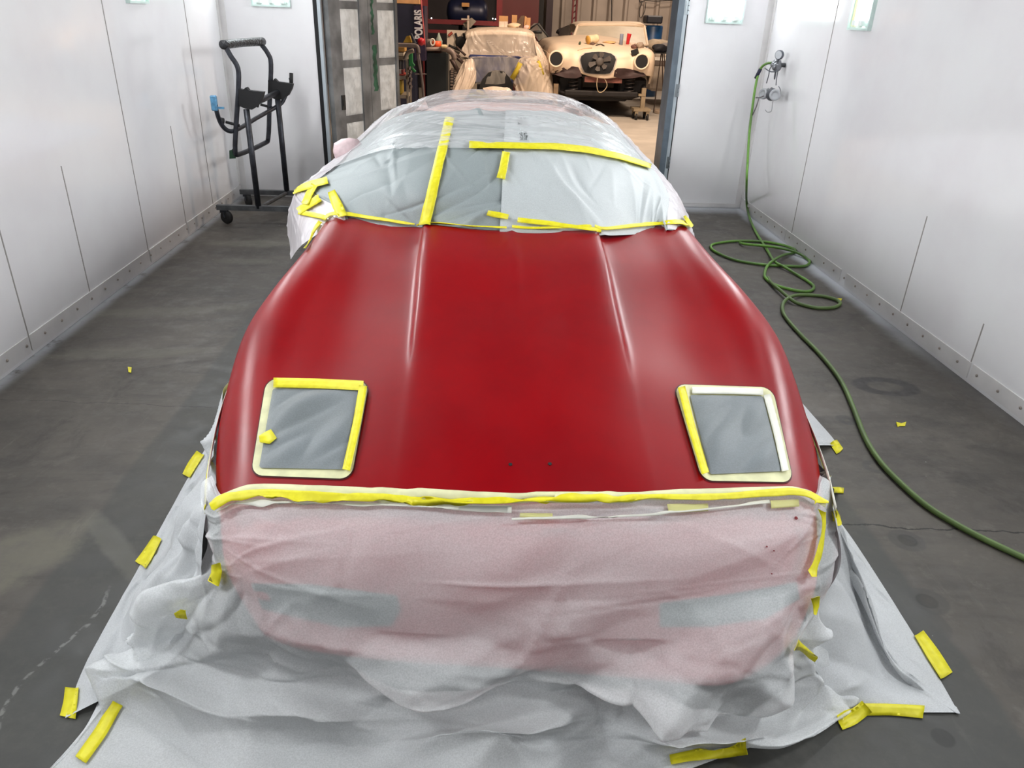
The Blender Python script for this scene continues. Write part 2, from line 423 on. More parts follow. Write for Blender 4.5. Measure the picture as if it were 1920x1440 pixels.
# ================================================================== THE SETTING
XL, XR, YB, ZC = -2.48, 2.79, 7.94, 3.1
def sbox(name, a, b, mat, **k): return MB().box(a, b).build(name, mat, kind='structure', org=(0,0,0), **k)
floor = sbox('floor', (-9, -3.2, -.12), (11, 24.2, 0), m_floor())
wl = sbox('wall_left', (XL-.12, -3, 0), (XL, YB+.12, ZC), WALL)
wr = sbox('wall_right', (XR, -3, 0), (XR+.12, YB+.12, ZC), WALL)
sbox('wall_front', (XL-.12, -3.12, 0), (XR+.12, -3, ZC), simple('grey_filter_wall', (96, 97, 98), .7))
DX0, DX1 = -1.56, 1.92
b = MB(); b.box((XL, YB, 0), (DX0, YB+.1, ZC)); b.box((DX1, YB, 0), (XR, YB+.1, ZC)); b.box((DX0, YB, 2.75), (DX1, YB+.1, ZC))
b.build('wall_back', WALL, kind='structure', org=(0,0,0))
sbox('ceiling', (XL-.12, -3.12, ZC), (XR+.12, YB+.12, ZC+.1), simple('grey_ceiling_filters', (104, 105, 106), .5, 0, .02))
# thin sealed panel seams
SEAM = simple('grey_seam_sealant', (150, 146, 142), .7, 0, .05)
b = MB()
for y in (3.9, 4.62, 5.55, 6.35, 7.05): b.box((XL-.002, y-.004, .03), (XL+.0025, y+.004, 2.9 if y in (3.9, 5.55, 7.05) else .9))
b.build('trim_1', SEAM, kind='structure', org=(0,0,0))
b = MB()
for y, z0, z1 in ((4.55, .1, .75), (3.75, .1, .35), (6.5, .1, 2.9)): b.box((XR-.0025, y-.004, z0), (XR+.002, y+.004, z1))
b.build('trim_2', SEAM, kind='structure', org=(0,0,0))
# riveted kick angles at the foot of the side walls
KICK = simple('white_painted_kick_angle', (214, 212, 211), .3, 0, .06, 6)
RIV = simple('rivet_metal', (150, 140, 132), .4, .4)
for nm, x, s, segs in (('baseboard_left', XL, 1, ((-3, 3.88), (3.9, 5.54), (5.56, 6.33), (6.37, 7.92))), ('baseboard_right', XR, -1, ((-3, 3.72), (3.74, 5.35), (5.45, 6.6), (6.62, 7.92)))):
    b = MB()
    for y0, y1 in segs:
        v = []
        w = .004*((y0*7) % 1)
        b.box((min(x, x+s*(.006+w)), y0, .022), (max(x, x+s*(.006+w)), y1, .118))
        if y1 > 5.5 or s > 0: pass
    nk = len(b.f); y = 1.0
    while y < 7.8:
        b.lathe([(.009, 0), (.008, .004), (.004, .0065)], (x+s*.008, y, .075), (s, 0, 0), 8); y += .19
    add(nm, b.v, b.f, KICK, None, org=(0,0,0), smooth=False, kind='structure', mats=[KICK, RIV], midx=[0]*nk+[1]*(len(b.f)-nk))
b = MB(); b.box((XL+.01, YB-.008, .01), (DX0-.03, YB, .05)); b.box((DX1+.03, YB-.008, .01), (XR-.01, YB, .05))
b.build('baseboard_back', KICK, kind='structure', org=(0,0,0))
b = MB(); b.box((XR-.06, YB-.006, .05), (XR, YB, ZC)); b.box((XR-.006, YB-.06, .12), (XR, YB, ZC)); b.box((XL, YB-.006, .05), (XL+.06, YB, ZC)); b.box((XL, YB-.06, .12), (XL+.006, YB, ZC))
b.build('trim_3', KICK, kind='structure', org=(0,0,0))
# doorway jambs
JAMB = simple('blue_grey_painted_jamb', (96, 108, 118), .45, .2, .15, 6)
JLIT = simple('pale_door_trim', (176, 186, 192), .4, .1, .06, 6)
b = MB(); b.box((DX1-.06, YB-.02, 0), (DX1, YB+.26, 2.75)); b.build('trim_4', JAMB, kind='structure', org=(0,0,0))
b = MB(); b.box((DX1, YB-.012, 0), (DX1+.035, YB, 2.75)); b.build('trim_5', JLIT, kind='structure', org=(0,0,0))
b = MB(); b.box((DX1+.035, YB-.006, 0), (DX1+.047, YB-.001, 2.75)); b.build('gap_shade_right', BLACK, kind='structure', org=(0,0,0))  # black strip painted in for the shaded gap beside the jamb
b = MB(); b.box((DX0, YB-.015, 0), (DX0+.03, YB+.10, 2.75)); b.build('trim_7', JLIT, kind='structure', org=(0,0,0))
b = MB(); b.box((DX0-.04, YB-.004, 0), (DX0, YB, 2.75)); b.build('gap_shade_left', BLACK, kind='structure', org=(0,0,0))  # black strip on the wall, shade of the gap put into its colour
HINGE = simple('steel_hinge', (150, 158, 162), .3, .8)
for i, (z0, z1, lb) in enumerate(((1.84, 1.96, 'steel hinge barrel on the right door jamb, topmost of two'), (1.10, 1.22, 'steel hinge barrel on the right door jamb, halfway down above the red hood'), (.40, .52, 'steel hinge barrel on the right door jamb, lowest, beside the wrapped roof'))):
    b = MB()
    for k in range(3): b.lathe([(.008, 0), (.010, .003), (.010, .034), (.008, .037)], (DX1+.04, YB-.014, z0+k*.04), (0,0,1), 10)
    b.box((DX1+.012, YB-.0155, z0), (DX1+.034, YB-.0121, z1))
    if i == 0: lb = 'steel hinge barrel on the right door jamb, topmost at the frame edge'
    b.build('hinge', HINGE, label=lb, cat='hinge', group='hinges on the right jamb')

# ---- the folded filter door on the left (two leaves, framed filter pads)
DFR = simple('scuffed_grey_door_frame', (122, 122, 121), .55, .2, .4, 3.5, .2)
def m_filter():
    n = NT('dirty_filter_pad')
    c = n.mix(n.rng(n.noise(9, 4), .35, .7), lin((200, 199, 194)), lin((226, 225, 221)))
    st = n.noise(30, 4, n.map((1, 1, .2)), .6)
    c = n.mix(n.rng(st, .5, .75, 0, .5), c, lin((160, 158, 152)))
    return n.done(n.bsdf(c, .8, 0, n.bump(n.noise(14, 3), .5, .02)))
FIL = m_filter()
STAIN = simple('green_door_stain', (42, 84, 62), .5, 0, .5, 14)
droot = thing('folded_filter_door', (-1.45, 7.98, 0), 'folded grey booth door with rows of dirty white filter pads at the left jamb', 'door')
def leafpt(t, z, off=0.):         # the leaf runs back from the left jamb
    a = np.array([-1.49, 7.98]); e = np.array([-.95, 9.05]); d = (e-a); L = np.linalg.norm(d); u = d/L; nn = np.array([u[1], -u[0]])
    p = a+u*t*L+nn*off; return (p[0], p[1], z)
def leafbox(t0, t1, z0, z1, o0, o1):
    v = [leafpt(t, z, o) for z in (z0, z1) for o in (o0, o1) for t in (t0, t1)]
    return v, [(0,1,3,2),(4,6,7,5),(0,4,5,1),(2,3,7,6),(0,2,6,4),(1,5,7,3)]
f = MB()
for t0, t1 in ((0, .15), (.42, .54), (.545, .68), (.965, 1.)): f.raw(*leafbox(t0, t1, .02, 2.72, -.03, .03))
rails = [.05, .757, 1.284, 1.815, 2.35, 2.66]
for z in rails:
    f.raw(*leafbox(.15, .42, z-.035, z+.035, -.025, .018)); f.raw(*leafbox(.68, .965, z-.035, z+.035, -.025, .018))
f.build('frame', DFR, droot)
for z0, z1 in zip(rails[:-1], rails[1:]):
    for t0, t1 in ((.15, .42), (.68, .965)):
        A = np.zeros((24, 12, 3))
        for j in range(24):
            for i in range(12):
                uu, vv = i/11, j/23; t = t0+(t1-t0)*uu; z = z0+.035+(z1-z0-.07)*vv
                puff = .012*math.sin(math.pi*uu)**.5*(1 if 0 < j < 23 else 0)
                for zc in (.24, .42, .62, .8):
                    puff += .008*math.exp(-((vv-zc)/.035)**2)*math.sin(math.pi*uu)
                A[j, i] = leafpt(t, z, .010+puff)
        add('filter_pad', A.reshape(-1, 3), gfaces(24, 12), FIL, droot)
b = MB(); b.raw(*leafbox(.56, .64, 1.02, 2.0, .0301, .032)); 
def wavy(t, w, z0, z1):
    v = []; n = 14
    for k in range(n+1):
        z = z0+(z1-z0)*k/n; j = .012*math.sin(k*2.3+t*40); v += [leafpt(t-w/2+j, z, .0312), leafpt(t+w/2+j*.5+.01*math.sin(k*1.1), z, .0312)]
    return v, [(2*k, 2*k+1, 2*k+3, 2*k+2) for k in range(n)]
b = MB(); b.raw(*wavy(.615, .06, 1.0, 1.45)); b.raw(*wavy(.60, .035, 1.55, 1.9)); b.build('paint_stain', STAIN, droot)
b = MB(); b.raw(*leafbox(.095, .14, .86, 1.0, .03, .042)); b.raw(*leafbox(.105, .13, .90, .96, .042, .05)); b.build('latch', simple('dark_latch', (58, 58, 56), .5, .5), droot)

# ---- tube light fixtures set in the walls
def m_tube():
    n = NT('lit_fluorescent_tube'); e = n.n('ShaderNodeEmission'); e.inputs[0].default_value = (.93, .97, 1, 1); e.inputs[1].default_value = TUBE
    return n.done(e.outputs[0])
TUBE = 9.
TUBEM = m_tube()
FIXB = simple('white_fixture_pan', (232, 240, 236), .35, 0, .02)
FIXT = simple('pale_green_fixture_rim', (206, 226, 220), .35, 0, .04)
YREF = simple('yellowed_reflector_strip', (232, 232, 180), .4, 0, .03)
def fixture(c, u, nrm, w, z0, z1, ntube, label, yellow=False):
    c = np.array(c, float); u = np.array(u, float); nrm = np.array(nrm, float)
    def ob(a0, a1, za, zb, d0, d1):
        v = [tuple(c+u*a+nrm*d+np.array([0,0,z])) for z in (za, zb) for d in (d0, d1) for a in (a0, a1)]
        return v, [(0,1,3,2),(4,6,7,5),(0,4,5,1),(2,3,7,6),(0,2,6,4),(1,5,7,3)]
    t = thing('light_fixture', tuple(c+np.array([0,0,z0])), label, 'light', 'tube lights in the booth walls')
    MB().raw(*ob(-w/2, w/2, z0, z1, .001, .006)).build('pan', FIXB, t)
    r = MB()
    for a0, a1, za, zb in ((-w/2-.015, -w/2, z0-.015, z1+.015), (w/2, w/2+.015, z0-.015, z1+.015), (-w/2, w/2, z0-.015, z0), (-w/2, w/2, z1, z1+.015)): r.raw(*ob(a0, a1, za, zb, .0, .03))
    r.build('rim', FIXT, t)
    for k in range(ntube):
        a = -w/2+w*(k+.5)/ntube
        if yellow and k == 0:
            MB().raw(*ob(a-.03, a+.03, z0+.01, z1-.01, .006, .02)).build('reflector_strip', YREF, t); continue
        p = c+u*a+nrm*.034
        MB().tube([tuple(p+np.array([0,0,z0+.05])), tuple(p+np.array([0,0,z1-.05]))], .024, 12).build('tube', TUBEM, t, True)
        MB().raw(*ob(a-.026, a+.026, z0+.015, z0+.05, .006, .064)).build('tube_socket', FIXB, t); MB().raw(*ob(a-.026, a+.026, z1-.05, z1-.02, .006, .064)).build('tube_socket', FIXB, t)
fixture((2.32, YB, 0), (1,0,0), (0,-1,0), .33, 1.79, 2.95, 3, 'wall tube light glowing white on the back wall right of the doorway')
fixture((-1.985, YB, 0), (1,0,0), (0,-1,0), .33, 1.79, 2.95, 3, 'wall tube light on the back wall above the steel stand, only its foot showing')
fixture((XR, 6.02, 0), (0,-1,0), (-1,0,0), .31, 1.785, 2.95, 3, 'wall tube light with a yellow strip on the right wall', True)
fixture((XL, 6.09, 0), (0,1,0), (1,0,0), .31, 1.785, 2.95, 3, 'wall tube light on the left wall, just its bottom edge in view')
for y in (3.6, 1.3):
    fixture((XR, y, 0), (0,-1,0), (-1,0,0), .31, 2.0, 2.95, 3, 'wall tube light above the frame on the right wall')
    fixture((XL, y, 0), (0,1,0), (1,0,0), .31, 2.0, 2.95, 3, 'wall tube light above the frame on the left wall')
def area(name, loc, target, sx, sy, power, color=(1,1,1)):
    l = bpy.data.lights.new(name, 'AREA'); l.shape = 'RECTANGLE'; l.size = sx; l.size_y = sy; l.energy = power; l.color = color
    o = bpy.data.objects.new(name, l); COL.objects.link(o); o.location = loc
    o.rotation_euler = (Vector(target)-Vector(loc)).to_track_quat('-Z', 'Y').to_euler(); return o
for x, y in ((-1.4, 1.0), (1.7, 1.0), (-1.4, 3.6), (1.7, 3.6), (-1.4, 6.2), (1.7, 6.2)):
    area('ceiling_lamp', (x, y, ZC-.03), (x, y, 0), .5, 1.3, 4., (.95, .98, 1))

FX = 34.
for y in (6.05, 3.6, 1.3, -1.2):
    FX = 42. if y > 1 else 16.
    area('booth_wall_lamp', (XR-.075, y, 2.5), (XR-2, y, 2.1), .3, .8, FX, (.97, .985, 1)); area('booth_wall_lamp', (XL+.075, y, 2.5), (XL+2, y, 2.1), .3, .8, FX, (.97, .985, 1))
for x in (2.32, -1.985): area('booth_wall_lamp', (x, YB-.075, 2.5), (x, YB-2, 2.1), .3, .8, 8., (.97, .985, 1))
for x in (-1.6, .14, 1.9): area('added_front_fill', (x, -1.2, 3.0), (x, 1.2, .6), .6, 1.2, 4.5, (.98, .985, 1))  # added unseen fill lights, brighten the car's nose from above
# ---- steel parts stand, back left corner
st = thing('parts_stand', (-1.95, 7.1, 0), 'black steel parts stand on casters standing by the left wall corner', 'stand')
YA, YC = 6.8, 7.45
def mixp(a, b, t): return tuple(np.array(a)*(1-t)+np.array(b)*t)
zb = .15
x0, x1 = -2.36, -1.35
b = MB()
MB().box((x0, YA-.022, zb-.022), (x1, YA+.022, zb+.022)).build('base_rail', GREYM, st); MB().box((x0+.02, YC-.022, zb-.022), (x1, YC+.022, zb+.022)).build('base_rail', GREYM, st)
fa = AY(482, 392, YA); fb = AY(537, 352, YC); ta = AY(462, 205, YA); tb = AY(520, 180, YC)
fa = (ta[0]+.005, YA, zb); fb = (tb[0], YC, zb)
b = MB(); b.tube([fa, fb], .018, 8); b.build('cross_rail', GREYM, st)
for p, q in ((fa, ta), (fb, tb)): MB().tube([p, tuple(q)], .026, 10).build('post', DARKM, st, True)
def cast(x, y, zt, par, ang=0, r=.06):
    g = MB(); ca, sa = math.cos(ang), math.sin(ang); c = (x+.02*ca, y+.02*sa, r+.005); ax = (-sa, ca, 0)
    for s in (-1, 1):
        g.tube([(x-sa*s*.02, y+ca*s*.02, zt-.015), (c[0]-sa*s*.024, c[1]+ca*s*.024, c[2])], .008, 6)
    g.box((x-.03, y-.03, zt-.02), (x+.03, y+.03, zt)); fk = g.build('caster', DARKM, par)
    w = MB().lathe([(r*.4, -.02), (r*.9, -.018), (r, -.01), (r, .01), (r*.9, .018), (r*.4, .02)], c, ax, 20).build('caster_wheel', RUBBER, fk, True)
cast(x0+.06, YA, zb-.022, st, -.4); cast(x0+.08, YC, zb-.022, st, -.9); cast(x1-.05, YA, zb-.022, st, .3); cast(x1-.05, YC, zb-.022, st, .5)
def SP(px, py, t): return tuple(AY(px, py, YA+(YC-YA)*t))
loop = [SP(421, 84, 0), SP(432, 104, 0), SP(446, 128, 0), SP(447, 165, 0), SP(443, 230, 0), SP(441, 282, 0), SP(449, 289, .12), SP(495, 269, .9), SP(503, 258, 1), SP(505, 205, 1), SP(506, 180, 1), SP(508, 120, 1), SP(502, 100, 1), SP(489, 82, 1)]
MB().tube(loop, .021, 10, smooth=4).build('frame_loop', DARKM, st, True)
def m_wrap():
    n = NT('shiny_black_wrap'); return n.done(n.bsdf(lin((30, 31, 34)), .22, 0, n.bump(n.noise(45, 3), .8, .02)))
MB().tube([SP(418, 84, -.03), SP(455, 80, .5), SP(492, 78, 1.03)], [.036, .034, .037], 12, smooth=6).build('padded_top_bar', m_wrap(), st, True)
for (poly, t) in (([(449,166),(457,168),(463,163),(468,169),(496,172),(494,180),(490,190),(484,198),(474,205),(462,203),(450,198)], 0.), ([(504,150),(512,152),(516,147),(522,153),(550,157),(548,166),(542,178),(530,186),(518,186),(505,180)], 1.)):
    v = [np.array(SP(x, y, t)) for x, y in poly]; n = len(v); w = [q+np.array([0, .03, 0]) for q in v]; v = [q-np.array([0, .03, 0]) for q in v]
    MB().raw(v+w, [tuple(range(n)), tuple(range(2*n-1, n-1, -1))]+[(i, n+i, n+(i+1)%n, (i+1)%n) for i in range(n)]).build('bracket_plate', BLACK, st)
MB().tube([SP(470, 196, 0), SP(494, 186, .4), SP(522, 172, 1)], .024, 10).build('cross_tube', DARKM, st, True)
MB().tube([SP(404, 196, -.25), SP(407, 212, -.22), SP(414, 231, -.15), SP(424, 243, -.08), SP(436, 246, 0), SP(452, 239, .2), SP(480, 222, .55), SP(512, 204, .95), SP(527, 194, 1.05), SP(534, 182, 1.1), SP(541, 165, 1.15)], .019, 10, smooth=4).build('curved_arm', DARKM, st, True)
BLU = simple('chipped_blue_paint', (86, 140, 176), .4, .1, .3, 30)
q = MB(); a = SP(404, 203, -.25); q.box((a[0]-.03, a[1]-.02, a[2]-.02), (a[0]+.02, a[1]+.02, a[2]+.10), .008); q.box((a[0]+.0, a[1]-.012, a[2]-.004), (a[0]+.07, a[1]+.012, a[2]+.012)); q.build('blue_hook_pad', BLU, st)
q = MB()
for a, bb in (((546, 162, 1.15), (546, 137, 1.15)), ((543, 150, 1.15), (548, 148, 1.15))): q.tube([SP(*a), SP(*bb)], .018, 8)
q.build('end_peg', BLACK, st, True)
for a in ((436, 233, 0), (500, 200, 1)):
    p = SP(*a); q = MB().tube([(p[0]-.05, p[1]-.02, p[2]+.02), (p[0]+.06, p[1], p[2]-.01)], .012, 8); q.lathe([(.008, 0), (.03, .006), (.032, .03), (.02, .036)], (p[0]-.06, p[1]-.02, p[2]+.02), (-1, 0, .2), 12); q.build('clamp_knob', BLACK, st, True)
p = SP(434, 291, 0)
q = MB().tube([SP(437, 279, 0), tuple(np.array(p)+[0, 0, .03])], .004, 6); q.prism([(p[0]-.02, p[2]-.03), (p[0]+.035, p[2]-.025), (p[0]+.012, p[2]+.045), (p[0]-.012, p[2]+.04)], 'y', p[1]-.006, p[1]+.006); q.build('dangling_tag', simple('dark_green_tag', (30, 66, 44), .5), st)

# ---- regulator, respirator and air hose, right wall
STEEL = simple('dull_steel', (130, 132, 136), .3, .8, .15, 30)
WHITEP = simple('grey_white_plastic', (170, 172, 176), .4, 0, .06)
def RW(px, py, d=.06): return np.array(AX(px, py, XR-d))
c = RW(1461, 122, .055); rg = thing('air_regulator', (XR, c[1], c[2]), 'steel air regulator with round gauge mounted on the right wall', 'regulator')
q = MB(); q.lathe([(.02, 0), (.02, .05), (.045, .052), (.05, .06), (.05, .1), (.04, .11), (.022, .115), (.02, .13)], (XR, c[1], c[2]), (-1, 0, 0), 20); q.lathe([(.03, 0), (.038, .004), (.038, .05), (.026, .056)], (XR-.09, c[1]-.01, c[2]-.01), (0, -1, -.15), 16); q.build('body', STEEL, rg, True)
g = RW(1464, 103, .075); q = MB().lathe([(.036, 0), (.040, .003), (.040, .028), (.036, .030)], g+np.array([.0, .01, 0]), (-.75, -.55, 0), 24); q.build('gauge_case', simple('gauge_case_grey', (96, 100, 108), .35, .5), rg, True)
q = MB().lathe([(.034, 0), (.034, .0015)], g+np.array([-.75, -.55, 0])*.031+np.array([0, .01, 0]), (-.75, -.55, 0), 24); q.build('gauge_face', simple('gauge_face_white', (200, 204, 208), .2), rg)
q = MB().tube([g+np.array([-.01, .0, -.03]), c+np.array([-.02, 0, .03])], .009, 8); q.build('gauge_stem', STEEL, rg, True); q = MB().tube([RW(1455, 131, .07), RW(1453, 142, .07), RW(1452, 149, .07)], [.008, .011, .006], 8); q.build('fitting', STEEL, rg, True)
cc = [RW(1436, 128, .12), RW(1440, 133, .12), RW(1452, 135, .1), RW(1460, 130, .07)]
# respirator
c = RW(1447, 177, .10); rs = thing('respirator', tuple(c-np.array([0, 0, .08])), 'grey half-mask respirator hanging by its straps below the regulator', 'respirator')
q = MB(); pr = [(.028, -.062), (.05, -.05), (.056, -.02), (.05, .02), (.036, .045), (.02, .056), (.008, .06)]
q.lathe(pr, c, (-.4, -.75, .15), 20); q.build('face_mask', simple('dark_rubber_mask', (74, 76, 82), .6), rs, True)
def disc(cx, cy, cd, ax, nm='filter_cartridge'):
    c_ = RW(cx, cy, cd); q = MB().lathe([(.03, -.02), (.046, -.018), (.05, -.008), (.05, .012), (.045, .018), (.03, .018), (.028, .012), (.012, .012)], c_, ax, 22); return q.build(nm, WHITEP, rs, True)
disc(1453, 178, .125, (-.35, -.95, .05)); disc(1432, 176, .112, (-.95, -.5, .05))
q = MB(); q.tube([RW(1447, 166, .1), RW(1444, 170, .12), RW(1440, 168, .12)], .014, 8); q.build('valve_cover', STEEL, rs, True)
q = MB()
q.tube([RW(1455, 160, .07), RW(1456, 148, .07), RW(1458, 136, .07), RW(1459, 128, .08), RW(1452, 122, .1), RW(1444, 128, .11), RW(1441, 142, .12), RW(1437, 156, .12)], .0045, 6, smooth=4)
q.tube([RW(1459, 130, .08), RW(1454, 134, .1), RW(1444, 134, .11), RW(1434, 128, .12)], .005, 6, smooth=4)
q.tube([RW(1460, 162, .05), RW(1463, 168, .04), RW(1461, 176, .04)], .004, 6, smooth=3)
q.build('head_strap', simple('grey_strap', (98, 100, 106), .7), rs, True)
q = MB(); q.tube([RW(1417, 183, .2), RW(1425, 183, .17), RW(1432, 180, .15)], .006, 6); q.tube([RW(1423, 184, .18), RW(1418, 200, .19), RW(1411, 216, .2)], .006, 6); q.build('loose_strap_end', simple('brown_strap', (110, 104, 106), .7), rs, True)
q = MB(); q.tube([RW(1449, 190, .07), RW(1447, 206, .07), RW(1444, 210, .08), RW(1438, 210, .09), RW(1435, 206, .09)], .003, 6, smooth=3); q.build('wire_hook', STEEL, rs, True)
# hose
def m_hose():
    n = NT('green_air_hose'); d = n.noise(2.2, 4)
    c = n.mix(n.rng(d, .4, .65), lin((108, 158, 60)), lin((84, 118, 54))); x, y, z = n.xyz()
    c = n.mix(n.rng(n.noise(40, 3), .5, .7, 0, .35), c, lin((74, 96, 54)))
    return n.done(n.bsdf(c, .42, 0, None))
hp = [tuple(RW(1447, 118, .1)), tuple(RW(1438, 119, .13)), tuple(RW(1428, 126, .16)), tuple(RW(1422, 138, .17)), tuple(RW(1416, 165, .19)), tuple(RW(1411, 200, .20)), tuple(RW(1405, 250, .22)), tuple(RW(1402, 300, .23)), tuple(RW(1400, 340, .25))]
hz = .014
fl_ = [(1400,382,.10),(1406,410,.03),(1420,440,hz),(1438,468,hz),(1452,490,.03),(1470,500,.025),(1493,514,hz),(1516,528,hz),(1526,538,hz),(1518,546,hz),(1494,545,hz),(1455,535,hz),(1436,522,hz),(1434,512,hz),(1438,500,.02),(1450,488,.045),(1470,478,.03),(1488,474,hz),(1490,468,hz),(1470,460,hz),(1430,453,hz),(1380,452,hz),(1340,457,hz),(1333,464,hz),(1345,474,hz),(1380,488,hz),(1430,496,hz),(1480,499,hz),(1508,499,hz),(1518,492,hz),(1512,484,hz),(1490,472,.03),(1450,463,.04),(1400,458,.03),(1387,455,hz)]
hose_a = hp+[tuple(G(*q)) for q in fl_]
fl2 = [(1440,520,hz),(1446,530,.02),(1465,546,.03),(1484,562,.03),(1500,570,hz),(1530,577,hz),(1560,577,hz),(1575,570,hz),(1568,562,hz),(1540,555,hz),(1505,553,hz),(1484,556,.035),(1470,566,.02),(1467,580,hz),(1474,596,hz),(1500,626,hz),(1530,656,hz),(1558,688,hz),(1580,720,hz),(1600,765,hz),(1622,820,hz),(1650,865,hz),(1690,907,hz),(1740,950,hz),(1800,987,hz),(1860,1018,hz),(1925,1048,hz),(1990,1075,hz)]
hose_b = [tuple(G(*q)) for q in fl2]
hr = thing('air_hose', (2.0, 6.2, 0), 'lime green air hose from the regulator coiled on the floor and running toward the camera', 'hose')
HM = m_hose(); HM2 = simple('dusty_olive_hose', (92, 116, 62), .5, 0, .16, 5)
MB().tube([Vector(p) for p in hose_a], .0115, 10, smooth=5).build('upper_hose', HM, hr, True)
MB().tube([Vector(p) for p in hose_b], .0125, 10, smooth=5).build('lower_hose', HM2, hr, True)
q = MB().tube([RW(1426, 129, .163), RW(1417, 147, .183)], .0165, 12); q.build('hose_sleeve', simple('navy_rubber_sleeve', (24, 26, 52), .5), hr, True)
# ================================================================== THE RED CAR
XC = .14
car = thing('sports_car', (XC, 3.9, 0), 'low sports car with sanded red front end, masked for spraying, filling the booth', 'car')
xs = [0, .18, .325, .395, .60, .74, .85, .93, .965, .97]
ST = [  # station: z per column, halfwidths per column
 ([0,.18,.33,.40,.60,.70,.77,.815,.835,.84], [.640,.639,.636,.634,.627,.622,.614,.597,.58,.565]),
 ([0,.18,.33,.40,.60,.73,.83,.89,.92,.925], [.704,.702,.697,.692,.676,.674,.668,.635,.60,.565]),
 ([0,.18,.33,.40,.60,.75,.86,.935,.975,.985], [.756,.755,.751,.742,.718,.724,.735,.70,.63,.57]),
 ([0,.18,.345,.395,.60,.76,.87,.95,.99,1.0], [.804,.804,.806,.783,.764,.784,.805,.776,.70,.60]),
 ([0,.18,.352,.400,.60,.74,.84,.915,.955,.965], [.848,.848,.854,.820,.808,.832,.858,.836,.75,.6]),
 ([0,.18,.362,.408,.60,.72,.805,.865,.895,.905], [.910,.910,.918,.880,.876,.886,.896,.882,.82,.62]),
 ([0,.18,.366,.412,.60,.72,.80,.85,.875,.885], [.950,.952,.956,.924,.914,.918,.922,.908,.84,.62])]
SS = [0, .15, .3, .45, .6, .8, 1.]
YF = [1.64,1.645,1.655,1.665,1.685,1.70,1.70,1.685,1.68,1.68]; YCW = [3.21,3.22,3.26,3.33,3.46,3.49,3.50,3.50,3.52,3.54]
def body_grid(nu_half, nv):
    rows = []
    for k, (hx, hz) in enumerate(ST):
        r = [(hx[i], YF[i]+(YCW[i]-YF[i])*SS[k], hz[i]) for i in range(10)]
        L = [(-a, b, c) for a, b, c in r[::-1]]; rows.append(L+r[1:])
    A = np.array(rows); A[..., 0] += XC
    # resample stations uniformly in s
    t = np.interp(np.linspace(0, 1, nv), SS, range(len(SS)))
    B = crm(A, t); B = np.swapaxes(B, 0, 1)
    # denser u near the hood creases
    n = A.shape[1]; u = np.linspace(0, n-1, nu_half*2+1)
    B = crm(B, u); return np.swapaxes(B, 0, 1)
Gd = body_grid(72, 110)
# soften in u a little (keeps the two creases readable)
for _ in range(1): Gd[:, 1:-1] = (Gd[:, :-2]+2*Gd[:, 1:-1]+Gd[:, 2:])/4
for _ in range(6): Gd[1:-1] = (Gd[:-2]+2*Gd[1:-1]+Gd[2:])/4
# central spine line on the hood
sv = np.linspace(0, 1, Gd.shape[0])[:, None]
Gd[..., 2] += .006*np.exp(-((Gd[..., 0]-XC)/.018)**2)*np.clip((sv-.35)/.5, 0, 1)
nv, nu = Gd.shape[:2]
fe = add('front_clip', Gd.reshape(-1, 3), gfaces(nv, nu), RED, car); tag(fe, 'sanded satin red hood and front fenders')
sf = fe.modifiers.new('thick', 'SOLIDIFY'); sf.thickness = .012; sf.offset = -1
reg(fe)
for px, py in ((957, 871), (1031, 870)):
    h = hit(px, py, ['front_clip'], .0008); MB().lathe([(.0055, -.002), (.0055, .0008)], h, (0, -.25, .97), 12).build('emblem_hole', BLACK, car)

# headlight doors, masked
def rrect_patch(quad, nu, nv, rad, parent, name, mat, off, names, shrink=0., wav=0., seed=0):
    """quad: four photo points (tl,tr,br,bl) -> rounded patch lying on the surface"""
    q = np.array(quad, float); c = q.mean(0); V = []; F = []
    U = np.linspace(-1, 1, nu); W = np.linspace(-1, 1, nv)
    rg = np.random.RandomState(seed); ph = rg.rand(6)*6
    def bnd(dx, dy):                    # point where a ray from the centre leaves a rounded square
        t = 1/max(abs(dx), abs(dy)); x, y = dx*t, dy*t
        if abs(x) > 1-rad and abs(y) > 1-rad:
            cx_, cy_ = math.copysign(1-rad, x), math.copysign(1-rad, y)
            A_ = dx*dx+dy*dy; B_ = -2*(dx*cx_+dy*cy_); C_ = cx_*cx_+cy_*cy_-rad*rad; D_ = max(0, B_*B_-4*A_*C_)
            t = (-B_+math.sqrt(D_))/(2*A_); x, y = dx*t, dy*t
        return x, y
    for j, w in enumerate(W):
        for i, u in enumerate(U):
            m_ = max(abs(u), abs(w))
            if m_ < 1e-6: su = sw = 0.
            else: X_, Y_ = bnd(u/m_, w/m_); su, sw = X_*m_, Y_*m_
            a = (su+1)/2; b_ = (sw+1)/2
            p = (q[0]*(1-a)+q[1]*a)*(1-b_)+(q[3]*(1-a)+q[2]*a)*b_
            h = hit(p[0], p[1], names, off)
            if h is None: h = G(p[0], p[1], .65)
            edge = (1-abs(u)**4)*(1-abs(w)**4)
            if wav: h = h+np.array([0, 0, wav*edge*abs(math.sin(u*2.3+ph[0]+w*1.2)*.5+math.sin(w*4+ph[1]+u*1.5)*.5+.35*math.sin(u*5+w*6+ph[2]))+wav*.25*edge])
            V.append(h)
    return add(name, V, gfaces(nv, nu, True), mat, parent)
LQ = [(500,711),(693,716),(659,900),(471,893)]
RQ = [(1262,722),(1448,728),(1487,906),(1316,903)]
